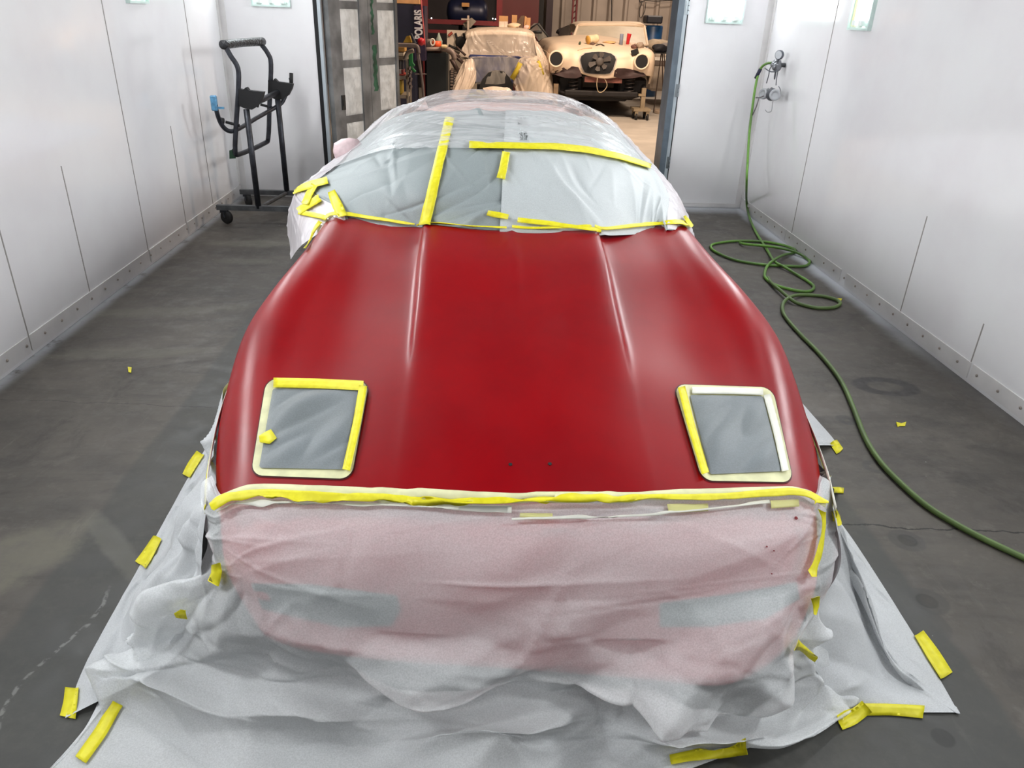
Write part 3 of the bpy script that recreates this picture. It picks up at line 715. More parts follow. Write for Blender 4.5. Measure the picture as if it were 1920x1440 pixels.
for quad, side, seed in ((LQ, 'left', 1), (RQ, 'right', 2)):
    q = np.array(quad, float); c = q.mean(0)
    big = c+(q-c)*1.022
    d = rrect_patch(big, 26, 26, .24, car, 'headlight_gap', simple('deep_red_gap', (70, 4, 10), .6), .0015, ['front_clip'])
    h = rrect_patch(quad, 28, 28, .24, car, 'headlight_door', CREAM, .004, ['front_clip']); tag(h, 'masked pop-up headlight door edged in cream tape')
    pt = hit(c[0], c[1], ['front_clip'])
    mk = thing('headlight_mask', tuple(pt), 'grey masking paper over the headlight door on the %s of the red nose' % (side if side == 'left' else 'right'), 'masking paper')
    if side == 'left': pq = [(513,733),(672,738),(650,884),(487,884)]
    else: pq = [(1292,744),(1430,746),(1464,887),(1330,893)]
    if side == 'left': pq = [(512,732),(680,735),(648,884),(487,881)]
    rrect_patch(pq, 40, 40, .06, mk, 'paper', PAPER_H, .008, ['front_clip'], wav=.016, seed=seed)
    if side == 'left':
        tape([(513,723),(600,725),(683,729)], 18, mk, ['front_clip'], .012)
        tape([(683,730),(671,800),(651,888)], 15, mk, ['front_clip'], .014)
        tape([(489,832),(504,830),(516,822)], [12, 24, 20], mk, ['front_clip'], .018)
    else:
        tape([(1275,732),(1292,800),(1320,894)], 14, mk, ['front_clip'], .014)
        tape([(1296,737),(1380,738),(1430,740)], 12, mk, ['front_clip'], .011, mat=CREAMW, name='edge_tape')
        tape([(1437,745),(1456,820),(1470,888)], 13, mk, ['front_clip'], .011, mat=CREAMW, name='edge_tape')

# ---- bumper (red, under the masking paper)
ZB = [.625, .55, .42, .22]
BR = [[(409,947),(462,926),(700,931),(969,940),(1200,936),(1482,926),(1535,944)],
      [(410,1012),(470,1008),(700,1018),(969,1025),(1200,1022),(1460,1012),(1538,1005)],
      [(425,1085),(490,1108),(700,1122),(969,1128),(1200,1122),(1440,1110),(1534,1100)],
      [(480,1178),(540,1215),(700,1240),(969,1258),(1200,1275),(1380,1282),(1500,1195)]]
ZR = [[.60,.62,.63,.64,.63,.62,.60], [.52,.54,.555,.56,.555,.54,.52], [.42]*7, [.26,.23,.215,.21,.205,.21,.25]]
ctrl = []
for r, zz in zip(BR, ZR):
    row = [G(p[0], p[1], z) for p, z in zip(r, zz)]
    row = [row[0]+np.array([.0, .12, .0])]+row+[row[-1]+np.array([.0, .12, 0])]
    ctrl.append(row)
ctrl = np.array(ctrl)
def shift(A, d):
    return A+orient(A)*d
Bb = loft(ctrl, 80, 30); Bin = shift(Bb, -.018)
bm_ = add('bumper', Bin.reshape(-1, 3), gfaces(30, 80), REDB, car); tag(bm_, 'red front bumper showing pink through the paper')
s_ = bm_.modifiers.new('thick', 'SOLIDIFY'); s_.thickness = .02; s_.offset = 0
reg(bm_)
for (a, seed) in (([(474,1090),(585,1092),(745,1112),(752,1140),(735,1168),(640,1170),(560,1152),(496,1136)], 1), ([(1235,1128),(1360,1112),(1490,1090),(1495,1120),(1430,1158),(1330,1172),(1236,1172)], 2)):
    c = np.mean(a, 0); V = [hit(c[0], c[1], ['bumper'], .0125)]; 
    for t in np.linspace(0, 1, 4)[1:]:
        for p in a: V.append(hit(c[0]+(p[0]-c[0])*t, c[1]+(p[1]-c[1])*t, ['bumper'], .0125) if hit(c[0]+(p[0]-c[0])*t, c[1]+(p[1]-c[1])*t, ['bumper']) is not None else G(p[0], p[1], .42))
    n = len(a); F = [(0, 1+i, 1+(i+1)%n) for i in range(n)]
    for k in range(2): F += [(1+k*n+i, 1+(k+1)*n+i, 1+(k+1)*n+(i+1)%n, 1+k*n+(i+1)%n) for i in range(n)]
    g = add('grille_shade_patch', V, F, OPENING_SHADE, car); tag(g, 'dark patch painted for the shaded grille opening behind the paper')  # dark patch on the bumper, the opening's shade put into its colour

# ---- rest of the body: doors, cabin, tail
CAB = [  # rows front to back, photo points with heights
 [(552,476,.50),(575,446,.80),(603,420,.905),(652,427,.93),(770,434,.94),(945,431,.955),(1120,438,.945),(1228,440,.93),(1284,430,.905),(1292,436,.75),(1296,470,.5)],
 [(545,418,.55),(556,376,.82),(578,362,.93),(688,345,1.04),(800,350,1.08),(940,350,1.09),(1080,350,1.08),(1192,352,1.03),(1262,372,.93),(1275,392,.8),(1285,430,.5)],
 [(560,368,.60),(592,336,.86),(628,316,.95),(730,276,1.15),(820,273,1.2),(940,273,1.21),(1060,275,1.2),(1152,287,1.15),(1224,320,.97),(1240,340,.85),(1255,375,.5)],
 [(620,320,.60),(650,286,.88),(682,262,.98),(756,228,1.2),(840,224,1.265),(940,223,1.275),(1040,225,1.265),(1118,240,1.2),(1180,270,1.0),(1190,290,.85),(1200,320,.5)],
 [(690,260,.60),(712,232,.92),(737,210,1.06),(778,199,1.22),(850,195,1.30),(940,194,1.31),(1030,196,1.30),(1092,207,1.22),(1136,224,1.08),(1142,240,.85),(1150,265,.5)]]
rows = [[G(*p) for p in r] for r in CAB]
HE = Gd[-1]
for i in range(2, 9):
    k = int(np.argmin(np.abs(HE[:, 0]-rows[0][i][0]))) if 2 < i < 8 else (26 if i == 2 else len(HE)-27)
    rows[0][i] = HE[k]+np.array([0, .006, -.004])
rows.insert(0, [p+np.array([0, -.16, -.14]) for p in rows[0]])
for (y, hs, zs) in ((5.35, (-1.0,-.98,-.86,-.60,-.36,0,.36,.60,.86,.98,1.0), (.5,.85,1.02,1.2,1.29,1.30,1.29,1.2,1.02,.85,.5)),
                    (6.1, (-1.0,-1.0,-.92,-.62,-.36,0,.36,.62,.92,1.0,1.0), (.5,.75,.92,1.0,1.02,1.02,1.02,1.0,.92,.75,.5)),
                    (6.85, (-.9,-.92,-.84,-.58,-.34,0,.34,.58,.84,.92,.9), (.5,.7,.82,.86,.87,.87,.87,.86,.82,.7,.5))):
    rows.append([np.array([XC+a, y, z]) for a, z in zip(hs, zs)])
ctrlC = np.array(rows)
CABG = loft(ctrlC, 90, 90)
def outward(A):
    N = gnormals(A); c = A.copy(); c[..., 0] = XC; c[..., 2] = .6; return N*np.sign((N*(A-c)).sum(2, keepdims=True))
cab = add('cabin_body', (CABG-.05*outward(CABG))[18:].reshape(-1, 3), gfaces(72, 90), simple('pale_pink_body_under_film', (212, 178, 170), .45), car)
low = MB(); low.box((XC-.70, 2.3, .28), (XC+.70, 6.5, .5), .06); low.build('underbody', BLACK, car)
for x in (-.78, .78):
    for y in (2.62, 5.4):
        w = MB().lathe([(.16, -.10), (.30, -.11), (.345, -.08), (.35, 0), (.345, .08), (.30, .11), (.16, .10)], (XC+x, y, .35), (1, 0, 0), 28).build('wheel', RUBBER, car, True)
# side mirror bump under film
mp = G(655, 283, .98)
q = MB().lathe([(.01, -.10), (.05, -.09), (.075, -.04), (.08, .01), (.07, .06), (.03, .09), (.005, .095)], mp, (1, .1, .05), 18).build('side_mirror', simple('pink_wrapped_mirror', (214, 190, 192), .4, 0, .08, 25, .5), car, True)
tag(q, 'side mirror bagged in pinkish film')

# ---- plastic film over the roof and the sides
def film_grid(r0, r1, c0, c1, nu, nv, off, seed, amp, count, ang=0., spread=.8, L=(.2, .6), w=(.006, .02), su=2.2, sv=2.):
    V = np.linspace(r0, r1, nv); U = np.linspace(c0, c1, nu)
    B = crm(ctrlC, V); B = np.swapaxes(B, 0, 1); B = crm(B, U); A = np.swapaxes(B, 0, 1)
    N = outward(A)
    H = creases(nv, nu, su, sv, seed, count, amp, L, w, ang, spread)
    return A+N*(off+H[..., None])
fr = thing('roof_film', (XC, 4.9, 0), 'clear wrinkled masking film draped over the roof of the red car', 'masking film')
A = film_grid(2.8, 8., 1.4, 8.6, 170, 190, .022, 5, .010, 110, .0, 1.0)
add('film_sheet', A.reshape(-1, 3), gfaces(190, 170), FILM, fr)
fs = thing('side_film', (XC-1.05, 4.3, 0), 'pinkish white film tucked over the door beside the left windshield corner', 'masking film')
A = film_grid(.8, 8., 0, 2.15, 60, 150, .02, 8, .010, 40, 1.4, .8)
o = add('film_sheet', A.reshape(-1, 3), gfaces(150, 60), FILM_SIDE, fs); reg(o)
fs2 = thing('door_film', (XC+1.0, 4.3, 0), 'white film hanging down the door on the right of the masked windshield', 'masking film')
A = film_grid(.8, 8., 7.7, 10, 60, 150, .02, 9, .008, 40, 1.4, .8)
o = add('film_sheet', A.reshape(-1, 3), gfaces(150, 60), FILM_SIDE, fs2); reg(o)
# ---- windshield papers (left one below, right one lapping over it)
pw = thing('windshield_paper', tuple(G(780, 400, 1.0)), 'grey-green masking paper over the left half of the windshield', 'masking paper')
A = film_grid(.80, 4.35, 2.0, 5.35, 130, 130, .008, 21, .016, 46, 1.3, 1.9, (.15, .45), (.012, .05), 1.0, 1.4)
o = add('paper_sheet', A.reshape(-1, 3), gfaces(130, 130), PAPER_W, pw); reg(o)
pw2 = thing('windshield_paper', tuple(G(1100, 400, 1.0)), 'paler masking paper with dark print lapping over the right half of the windshield', 'masking paper')
A = film_grid(.80, 4.35, 4.98, 7.9, 120, 130, .014, 33, .012, 34, 1.5, 1.0, (.2, .55), (.012, .05), 1.0, 1.4)
# left edge of the sheet leans, as in the photo
sh = np.linspace(1, 0, 120)[None, :]*np.linspace(0, 1, 130)[:, None]
A[..., 0] += .03*sh
o2 = add('paper_sheet', A.reshape(-1, 3), gfaces(130, 120), PAPER_W2, pw2); reg(o2)
WS = ['paper_sheet', 'film_sheet', 'front_clip']
# tapes on the windshield
tape([(844,224),(826,300),(812,360),(798,424)], [17,17,19,20], pw, WS, .012)
tape([(553,362),(580,352),(617,342)], [10,14,14], fs, WS, .014)
tape([(592,352),(584,368),(577,385)], 13, fs, WS, .016)
tape([(604,374),(588,384),(564,398)], 14, fs, WS, .014)
tape([(564,399),(590,406),(615,412)], 9, fs, WS, .012)
tape([(625,364),(634,385),(643,412)], [14,18,17], pw, WS, .018)
tape([(574,470),(588,440),(603,419)], [3,5,7], fs, WS+['cabin'], .012)
def edge_tape(xa, xb, w, par, up):
    pts = [proj(p) for p in Gd[-1] if xa <= p[0] <= xb and p[2] > .88]; pts = pts[::3]+[pts[-1]]
    tape([(a, b_-up) for a, b_ in pts], w, par, WS, .014)
edge_tape(-.73, -.28, [6,9,6,6], pw, 1.5); edge_tape(-.28, .12, [4, 4, 4], pw, 1.5); edge_tape(.12, .5, [5,4,4,7], pw2, 1.5); edge_tape(.5, .99, [5,6,8,9,10], pw2, 1.5)
tape([(880,277),(925,278),(980,279),(1040,280),(1100,286),(1160,298),(1218,316)], [13,12,11,12,12,11,9], pw2, WS, .016)
tape([(949,290),(944,316),(939,340)], 15, pw2, WS, .014)
tape([(913,401),(932,406),(953,411)], [9,11,9], pw2, WS, .014)
tape([(970,417),(1030,424),(1080,431),(1125,438)], [9,9,9,7], pw2, WS, .016)
tape([(1277,408),(1284,418),(1291,428)], [5,8,9], pw2, WS, .018)
# printed marks on the right paper
INK = simple('faded_black_print', (16, 20, 20), .7)
rg = np.random.RandomState(4)
def printline(x0, y0, x1, y1, n, h, nm='printed_text'):
    q = MB(); d = np.array([x1-x0, y1-y0], float); L = np.linalg.norm(d); d /= L; nn = np.array([-d[1], d[0]])
    for k in range(n):
        p = np.array([x0, y0])+d*L*(k+.2)/n
        ww = L/n*.8; hh = h*(.75+.25*rg.rand())
        for part in ((0, 0, ww, hh*.25), (0, 0, ww*.35, hh), (0, hh*.75, ww, hh)):
            if rg.rand() < .25: continue
            cs = [p+d*part[0]+nn*part[1], p+d*part[2]+nn*part[1], p+d*part[2]+nn*part[3], p+d*part[0]+nn*part[3]]
            hv = [hit(c_[0], c_[1], ['paper_sheet'], .006) for c_ in cs]
            if any(v is None for v in hv): continue
            q.raw(hv, [(0,1,2,3)])
    if q.v: q.build(nm, INK, pw2)
printline(979, 250, 981, 264, 6, 5); printline(987, 249, 989, 264, 7, 5)
printline(972, 221, 975, 235, 7, 4); printline(978, 222, 980, 235, 6, 4); printline(985, 222, 987, 236, 7, 4)

# ---- paper over the nose and down onto the floor
ROWS = [
 [(407,952,.60),(468,932,.62),(700,937,.63),(969,946,.64),(1200,943,.63),(1480,932,.62),(1537,948,.60)],
 [(408,1010,.53),(478,1010,.55),(700,1020,.56),(969,1027,.565),(1200,1024,.56),(1460,1014,.55),(1542,1005,.53)],
 [(418,1075,.44),(490,1106,.43),(700,1122,.43),(969,1130,.43),(1200,1124,.43),(1440,1112,.43),(1540,1100,.42)],
 [(350,1140,.28),(505,1205,.25),(700,1238,.23),(969,1258,.22),(1200,1272,.22),(1378,1285,.22),(1505,1198,.26)],
 [(290,1225,.10),(460,1290,.10),(700,1315,.10),(969,1325,.10),(1200,1325,.11),(1410,1335,.08),(1545,1275,.10)],
 [(232,1325,.012),(430,1390,.02),(700,1410,.02),(969,1420,.02),(1180,1405,.02),(1400,1392,.012),(1572,1338,.012)]]
rows = [[G(*p) for p in r] for r in ROWS]
rows.append([np.array([-1.06, 1.26, .012]), np.array([-.62, 1.16, .012]), np.array([-.2, 1.12, .012]), np.array([.14, 1.15, .012]), np.array([.44, 1.25, .012]), np.array([.76, 1.37, .010]), np.array([1.035, 1.455, .010])])
rows.insert(0, [p+np.array([0, .05, -.006]) for p in rows[0]])
for k, r in enumerate(rows):
    d = (-.065, .10, -.0) if k < 4 else (-.03, .06, -.01)
    r.insert(0, r[0]+np.array(d)); r.append(r[-1]+np.array([-d[0], d[1], d[2]]))
A = loft(np.array(rows), 260, 240); N = orient(A)
vv = np.linspace(0, 1, 240)[:, None]; uu = np.linspace(0, 1, 260)[None, :]
H1 = creases(240, 260, 1.75, 1.15, 11, 80, .030, (.08, .30), (.010, .045))
H2 = creases(240, 260, 1.75, 1.15, 12, 80, .065, (.10, .36), (.018, .07))
H3 = creases(240, 260, 1.75, 1.15, 13, 26, .008, (.3, .7), (.006, .02), 0., .35)
w2 = np.clip((vv-.42)/.16, 0, 1)*np.clip((1.02-vv)/.15, .25, 1); w1 = np.clip((vv-.03)/.5, 0, .5)
H1 = H1*.8+facets(240, 260, 1.75, 1.15, 71, 20, .06, (5., 13.)); H2 = H2*.7+facets(240, 260, 1.75, 1.15, 72, 34, .24, (4., 11.))
H = H1*w1+H2*w2+H3*np.clip(vv/.1, 0, 1)*(1-w2)
H = np.where(H < 0, H*.55, H)
edge = np.minimum(uu, 1-uu); H = H*np.clip(edge/.04, .2, 1)
H = np.where(vv < .5, np.maximum(H, -.004), H)
A = A+N*(.010+H[..., None])
A[..., 2] = np.maximum(A[..., 2], .006+.004*np.abs(np.sin(uu*40)))
np_ = thing('nose_paper', (XC, 1.45, 0), 'sheer crumpled masking paper covering the bumper and spreading over the floor in front', 'masking paper')
npo = add('paper_sheet', A.reshape(-1, 3), gfaces(240, 260), PAPER, np_); npo.name = 'front_paper_sheet'; ORG[npo.name] = ORG[np_.name]; reg(npo)
NS = ['front_paper', 'front_clip', 'bumper']
tape([(407,950),(440,934),(470,926),(700,934),(969,944),(1200,940),(1480,928),(1510,934),(1536,949)], [10,17,17,17,17,17,17,15,10], np_, NS, .022, mat=CREAM, name='edge_tape')
tape([(408,956),(430,941),(470,935),(600,939),(760,944),(900,948),(1050,949),(1200,945),(1350,941),(1480,932),(1512,937),(1534,950)], [14,14,14,15,12,15,13,14,13,14,14,12], np_, NS, .028)
tape([(412,962),(440,948),(480,946),(700,951),(960,957)], [4,5,7,7,7], np_, NS, .014, mat=CREAMW, name='paper_edge')
tape([(960,976),(1130,972),(1290,960),(1440,945)], [4,4,4,3], np_, NS, .014, mat=CREAMW, name='paper_edge')
tape([(413,1088),(418,1070),(417,1054)], [20,15,12], np_, NS, .02)
tape([(1534,960),(1532,1000),(1524,1040),(1515,1075)], [6,7,11,13], np_, NS, .02)
tape([(1518,1113),(1519,1130),(1517,1146)], [17,10,4], np_, NS, .02)
tape([(975,966),(1010,968),(1035,968)], 12, np_, NS, .010, mat=SHEER, name='tape_under_paper')
tape([(1250,958),(1290,956),(1325,954)], 12, np_, NS, .010, mat=SHEER, name='tape_under_paper')
tape([(1443,950),(1470,948),(1495,946)], 12, np_, NS, .010, mat=SHEER, name='tape_under_paper')
tape([(330,1139),(342,1135),(356,1137)], [14,20,16], np_, NS, .03)
tape([(1472,1204),(1492,1212),(1516,1223)], [16,18,15], np_, NS, .03)
tape([(222,1318),(190,1375),(152,1428)], [22,24,24], np_, NS+['x'], .006)
tape([(1256,1428),(1330,1414),(1400,1402)], [18,22,26], np_, NS, .008)
DIRT = simple('red_overspray_spots', (120, 20, 30), .6)
for px, py, r in ((1492,972,3), (1437,1025,1.6), (1450,1032,1.4), (1446,1075,1.3)):
    h = hit(px, py, ['front_paper'], .003)
    if h is not None: MB().lathe([(r*.0016, 0), (r*.001, .001)], h, (0, -.6, .8), 8).build('paint_spot', DIRT, np_)

# ---- side paper sheets sloping to the floor
def sheet(name, ctrl, nu, nv, mat, label, seed, amp, count, parent_loc, L=(.1, .4), ww=(.01, .05), ang=None, spread=math.pi, su=2., sv=.6, mname='side_paper_sheet', dupe=0):
    ctrl = [r[:1+dupe]+[r[dupe]]+r[dupe+1:] if dupe else r for r in ctrl]
    A = loft(np.array(ctrl, float), nu, nv); N = orient(A, CC+np.array([0, 0, 6]))
    H = creases(nv, nu, su, sv, seed, count, amp, L, ww, ang, spread)*.7+facets(nv, nu, su, sv, seed+1, 16, amp*2.6, (4., 10.))
    u = np.linspace(0, 1, nu)[None, :]; v = np.linspace(0, 1, nv)[:, None]
    H = H*np.clip((1-v)/.15, .08, 1)*np.clip(np.minimum(u, 1-u)/.05, .25, 1)
    A = A+N*H[..., None]; A[..., 2] = np.maximum(A[..., 2], .004)
    if dupe: A[..., 0] = np.minimum(A[..., 0], 1.427+(A[..., 1]-1.486)*.08); A[..., 1] = np.maximum(A[..., 1], 1.482)
    t = thing(name, parent_loc, label, 'masking paper')
    o = add(mname, A.reshape(-1, 3), gfaces(nv, nu), mat, t); reg(o); return t, o
lt, lo = sheet('side_paper', [
  [(-.712,1.655,.59),(-.768,1.86,.59),(-.828,2.15,.59),(-.862,2.5,.61),(-.832,2.9,.63),(-.78,3.4,.65)],
  [(-.735,1.60,.44),(-.82,1.84,.44),(-.875,2.15,.44),(-.905,2.5,.44),(-.88,2.9,.44),(-.85,3.4,.44)],
  [tuple(G(385,1150,.26)),(-.98,1.82,.20),(-1.04,2.15,.18),(-1.05,2.5,.16),(-1.04,2.9,.14),(-1.0,3.4,.12)],
  [tuple(G(310,1245,.08)),(-1.08,1.75,.03),(-1.12,2.15,.03),(-1.13,2.5,.03),(-1.14,2.9,.03),(-1.12,3.4,.03)],
  [(-1.13,1.485,.006),(-1.165,1.70,.006),(-1.185,2.13,.006),(-1.20,2.5,.006),(-1.215,2.9,.006),(-1.22,3.45,.006)]], 150, 90, PAPER_S,
  'white masking paper sloping from the left fender to the floor', 41, .030, 46, (-1.1, 2.4, 0))
lt_names = ['side_paper', 'front_paper']
def side_tape(sgn, par):
    for (lo, hi, dx, m_, nm) in ((.575, .600, .004, TAPE, 'tape_strip'), (.598, .612, .002, CREAMW, 'paper_edge')):
        R0 = []; xs_ = np.array([.852, .908, .968, 1.002, 1.0]); ys_ = np.array([1.66, 1.86, 2.15, 2.4, 2.6])
        P = crm(np.stack([xs_, ys_], 1), np.linspace(0, 4, 24))
        A = np.array([[(XC+sgn*(p[0]+dx+(.006 if z < .59 else 0)), p[1], z) for p in P] for z in (lo, (lo+hi)/2, hi)])
        o = add(nm, A.reshape(-1, 3), gfaces(3, 24), m_, par); q = o.modifiers.new('t', 'SOLIDIFY'); q.thickness = .0015
side_tape(-1, lt)
tape([(376,850),(361,872),(350,893)], [17,20,18], lt, lt_names+['x'], .006)
tape([(296,1009),(281,1036),(264,1060)], [19,24,26], lt, lt_names, .006)
tape([(136,1290),(133,1318),(127,1345)], [28,28,30], lt, lt_names, .006)
rt, ro = sheet('side_paper', [
  [(.992,1.655,.59),(1.048,1.86,.59),(1.108,2.15,.59),(1.142,2.5,.61),(1.112,2.9,.63)],
  [(1.015,1.60,.44),(1.10,1.84,.44),(1.155,2.1,.44),(1.185,2.4,.44),(1.16,2.75,.44)],
  [tuple(G(1496,1190,.26)),(1.22,1.80,.20),(1.27,2.1,.18),(1.30,2.35,.14),(1.24,2.62,.14)],
  [tuple(G(1535,1265,.10)),(1.30,1.65,.03),(1.38,2.0,.03),(1.42,2.3,.03),(1.38,2.50,.03)],
  [(1.06,1.490,.006),(1.425,1.486,.006),(1.452,1.80,.006),(1.470,2.22,.006),(1.468,2.52,.006)]], 140, 90, PAPER_S,
  'white masking paper sloping from the right fender to a pointed corner on the floor', 57, .020, 46, (1.3, 2.1, 0), dupe=1)
side_tape(1, rt)
tape([(1564,958),(1566,970),(1572,984)], [10,18,10], rt, lt_names, .006)
tape([(1722,1188),(1750,1230),(1774,1268)], [22,28,28], rt, lt_names, .006)
tape([(1608,1330),(1670,1331),(1731,1336)], [24,20,22], rt, lt_names, .006)
tape([(1574,1358),(1598,1345),(1622,1324)], [24,32,30], rt, lt_names, .010)
rt2, ro2 = sheet('side_paper', [
  [(1.135,2.62,.61),(1.11,2.9,.63),(1.07,3.3,.64)],
  [(1.18,2.66,.40),(1.20,2.9,.40),(1.17,3.3,.40)],
  [(1.38,2.84,.12),(1.42,3.0,.12),(1.40,3.35,.12)],
  [(1.71,3.00,.006),(1.725,3.08,.006),(1.715,3.44,.006)]], 60, 60, PAPER_S,
  'small corner of white paper poking out behind the right fender', 61, .012, 12, (1.5, 3.1, 0), su=.8)
tape([(1562,842),(1568,838),(1575,833)], [22,24,20], rt2, lt_names, .006)
tape([(1560,919),(1572,919),(1582,920)], [11,11,10], rt2, lt_names, .006)
# scraps of tape left on the floor
def scrap(pts, name, label):
    V = [G(x, y, .003) for x, y in pts]; V2 = [v+np.array([0, 0, .0015]) for v in V]; V2[0] = V2[0]+np.array([0, 0, .006]); n = len(V)
    add(name, V+V2, [tuple(range(n-1, -1, -1)), tuple(range(n, 2*n))]+[(i, (i+1)%n, n+(i+1)%n, n+i) for i in range(n)], TAPE, label=label, cat='tape', smooth=False)
scrap([(1680,793),(1690,794),(1699,791),(1697,799),(1687,799),(1683,801)], 'tape_scrap', 'small yellow tape scrap lying alone on the floor right of the hose')
scrap([(1570,561),(1579,560),(1577,564),(1572,566)], 'tape_scrap', 'tiny pale tape scrap at the end of the hose coil')
scrap([(240,690),(247,689),(246,699),(241,698)], 'tape_scrap', 'tiny yellow tape speck on the floor left of the red fender')
# ================================================================== THE SHOP BEHIND THE BOOTH
floor2 = MB().box((-9, YB+.12, .0), (11, 24.2, .006)).build('floor', simple('pale_shop_concrete', (176, 168, 158), .6, 0, .10, 2.5), kind='structure', org=(0,0,0))
CORR = simple('beige_corrugated_wall', (150, 138, 128), .6, .1, .08, 2)
b = MB(); x = 1.2
pts = []
while x < 10.8:
    pts += [(x, 22.2), (x+.05, 22.12), (x+.11, 22.12), (x+.16, 22.2)]; x += .42
pts2 = pts+[(p[0], 22.4) for p in pts[::-1]]
v = [(p[0], p[1], z) for z in (0, 5) for p in pts]; n = len(pts)
b.raw(v, [(i, i+1, n+i+1, n+i) for i in range(n-1)]); b.build('wall_rear', CORR, kind='structure', org=(0,0,0))
DK = simple('painted_dimness', (44, 40, 44), .8, 0, .2, 1.5)
sbox('wall_rear_left', (-9, 20.6, 0), (1.2, 20.7, 5), DK)  # added backdrop, darkness of the shop's rear put into its colour
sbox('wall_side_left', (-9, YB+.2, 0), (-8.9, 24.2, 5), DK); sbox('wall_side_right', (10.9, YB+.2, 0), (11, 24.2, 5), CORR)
sbox('ceiling_shop', (-9, YB+.2, 5), (11, 24.2, 5.1), simple('shop_ceiling', (120, 112, 104), .8))
sbox('wall_booth_outside', (-9, YB+.12, 0), (XL-.12, YB+.2, 5), CORR)
WARM = (1., .77, .58)
area('shop_lamp', (2.4, 12.3, 4.6), (2.4, 15.5, .5), 1.2, .6, 250, WARM)
area('shop_lamp', (-1.2, 12.5, 4.6), (-.8, 16, .8), .8, .4, 80, WARM)
area('shop_lamp', (4.0, 9.8, 4.6), (3.2, 11.5, 0), 1.2, .6, 140, WARM)
area('shop_lamp', (4.5, 19, 4.6), (4, 21.5, .5), 1.5, .5, 110, (1, .82, .66))
MAR = simple('maroon_painted_steel', (96, 14, 22), .5, .1, .2, 3)
CARD = simple('brown_cardboard', (196, 148, 100), .8, 0, .1, 8)
def bx(name, p0, p1, Y, dep, mat, label=None, cat=None, parent=None, bev=0., group=None, kind=None, zfloor=None):
    a = AY(p0[0], p0[1], Y); c = AY(p1[0], p1[1], Y)
    z1 = a[2]; z0 = c[2] if zfloor is None else zfloor
    x0, x1 = min(a[0], c[0]), max(a[0], c[0])
    return MB().box((x0, Y, z0), (x1, Y+dep, z1), bev).build(name, mat, parent, label=label, cat=cat, group=group, kind=kind)
def zf(px, Y): return AY(px, 50, Y)[2]
# ---- rack with dark stock and the compressor tank
rk = thing('pallet_rack', (-1.6, 17.6, 0), 'maroon steel pallet rack in the dim back left of the shop', 'rack')
for px in (797, 936):
    a = AY(px, 40, 17.4); MB().box((a[0]-.06, 17.4, 0), (a[0]+.06, 17.5, 3.2)).build('upright', MAR, rk)
for (y0, y1) in ((35, 44), (55, 61)):
    a = AY(797, y0, 17.4); c = AY(936, y1+5, 17.4); MB().box((a[0], 17.38, c[2]), (c[0], 17.46, a[2])).build('beam', MAR, rk)
    MB().box((a[0], 17.46, c[2]), (c[0], 18.4, c[2]+.03)).build('shelf_deck', DK, rk)
a = AY(836, 22, 17.6); c = AY(916, 24, 17.6)
tk = thing('compressor_tank', ((a[0]+c[0])/2, 18.0, a[2]-.3), 'dark navy air compressor tank lying on the pallet rack shelf', 'tank')
NAVY = simple('dark_navy_paint', (20, 26, 52), .4, .2)
L_ = c[0]-a[0]; MB().lathe([(.05, 0), (.18, .03), (.25, .1), (.26, .2), (.26, L_-.2), (.25, L_-.1), (.18, L_-.03), (.05, L_)], (a[0], 18.0, a[2]), (1, 0, 0), 24).build('tank_shell', NAVY, tk, True)
for xx in (a[0]+.3, c[0]-.3): MB().box((xx-.04, 17.85, a[2]-.36), (xx+.04, 18.15, a[2]-.2)).build('foot', BLACK, tk)
p = AY(866, 5, 17.7); q = AY(880, 13, 17.7); MB().box((p[0], 17.62, q[2]), (q[0], 17.72, p[2])).build('label_plate', simple('tan_label', (170, 124, 70), .7), tk)
for px, py in ((809, 34), (924, 35), (929, 36)):
    p = AY(px, py, 17.3); MB().lathe([(.004, 0), (.012, .004), (.012, .012), (.005, .016)], p, (0, -1, 0), 10).build('small_lamp', (lambda n: (n.set(n.n('ShaderNodeEmission').inputs[1], 6.), n.done([k for k in n.t.nodes if k.type == 'EMISSION'][0].outputs[0]))[1])(NT('lit_indicator')), parent=rk, label={809: 'tiny bluish glint of a lamp on the rack beam beside the dark banner', 924: 'tiny white indicator lamp behind the film-wrapped car, left one of the pair', 929: 'tiny white indicator lamp behind the film-wrapped car, right one of the pair'}[px])
# big maroon cabinet and the posts
bx('steel_cabinet', (941, -30), (1008, 70), 20.1, .4, simple('deep_maroon_cabinet', (92, 16, 20), .5, 0, .1, 2), 'large plain maroon steel cabinet behind the boxes on the wrapped car', 'cabinet', zfloor=0)
bx('steel_post', (1008, -30), (1017, 70), 20.3, .15, BLACK, 'black steel post right of the maroon cabinet', 'post', zfloor=0)
bx('steel_post', (1027, -30), (1034, 70), 21.6, .2, simple('dark_purple_steel', (40, 16, 30), .5), 'dark purple post against the corrugated wall', 'post', zfloor=0)
lc = thing('lattice_column', tuple(AY(1077, 50, 21.2)*np.array([1,1,0])), 'perforated maroon column against the corrugated wall left of the white coupe', 'column')
a = AY(1072, 30, 21.2); c = AY(1082, 30, 21.2)
for xx in (a[0], c[0]-.04): MB().box((xx, 21.2, 0), (xx+.04, 21.3, 4)).build('chord', MAR, lc)
q = MB()
for k in range(26): q.tube([(a[0]+.02, 21.25, .3+k*.14), (c[0]-.02, 21.25, .37+k*.14+(.0 if k % 2 else .0))], .016, 6)
q.build('lattice_bars', MAR, lc)
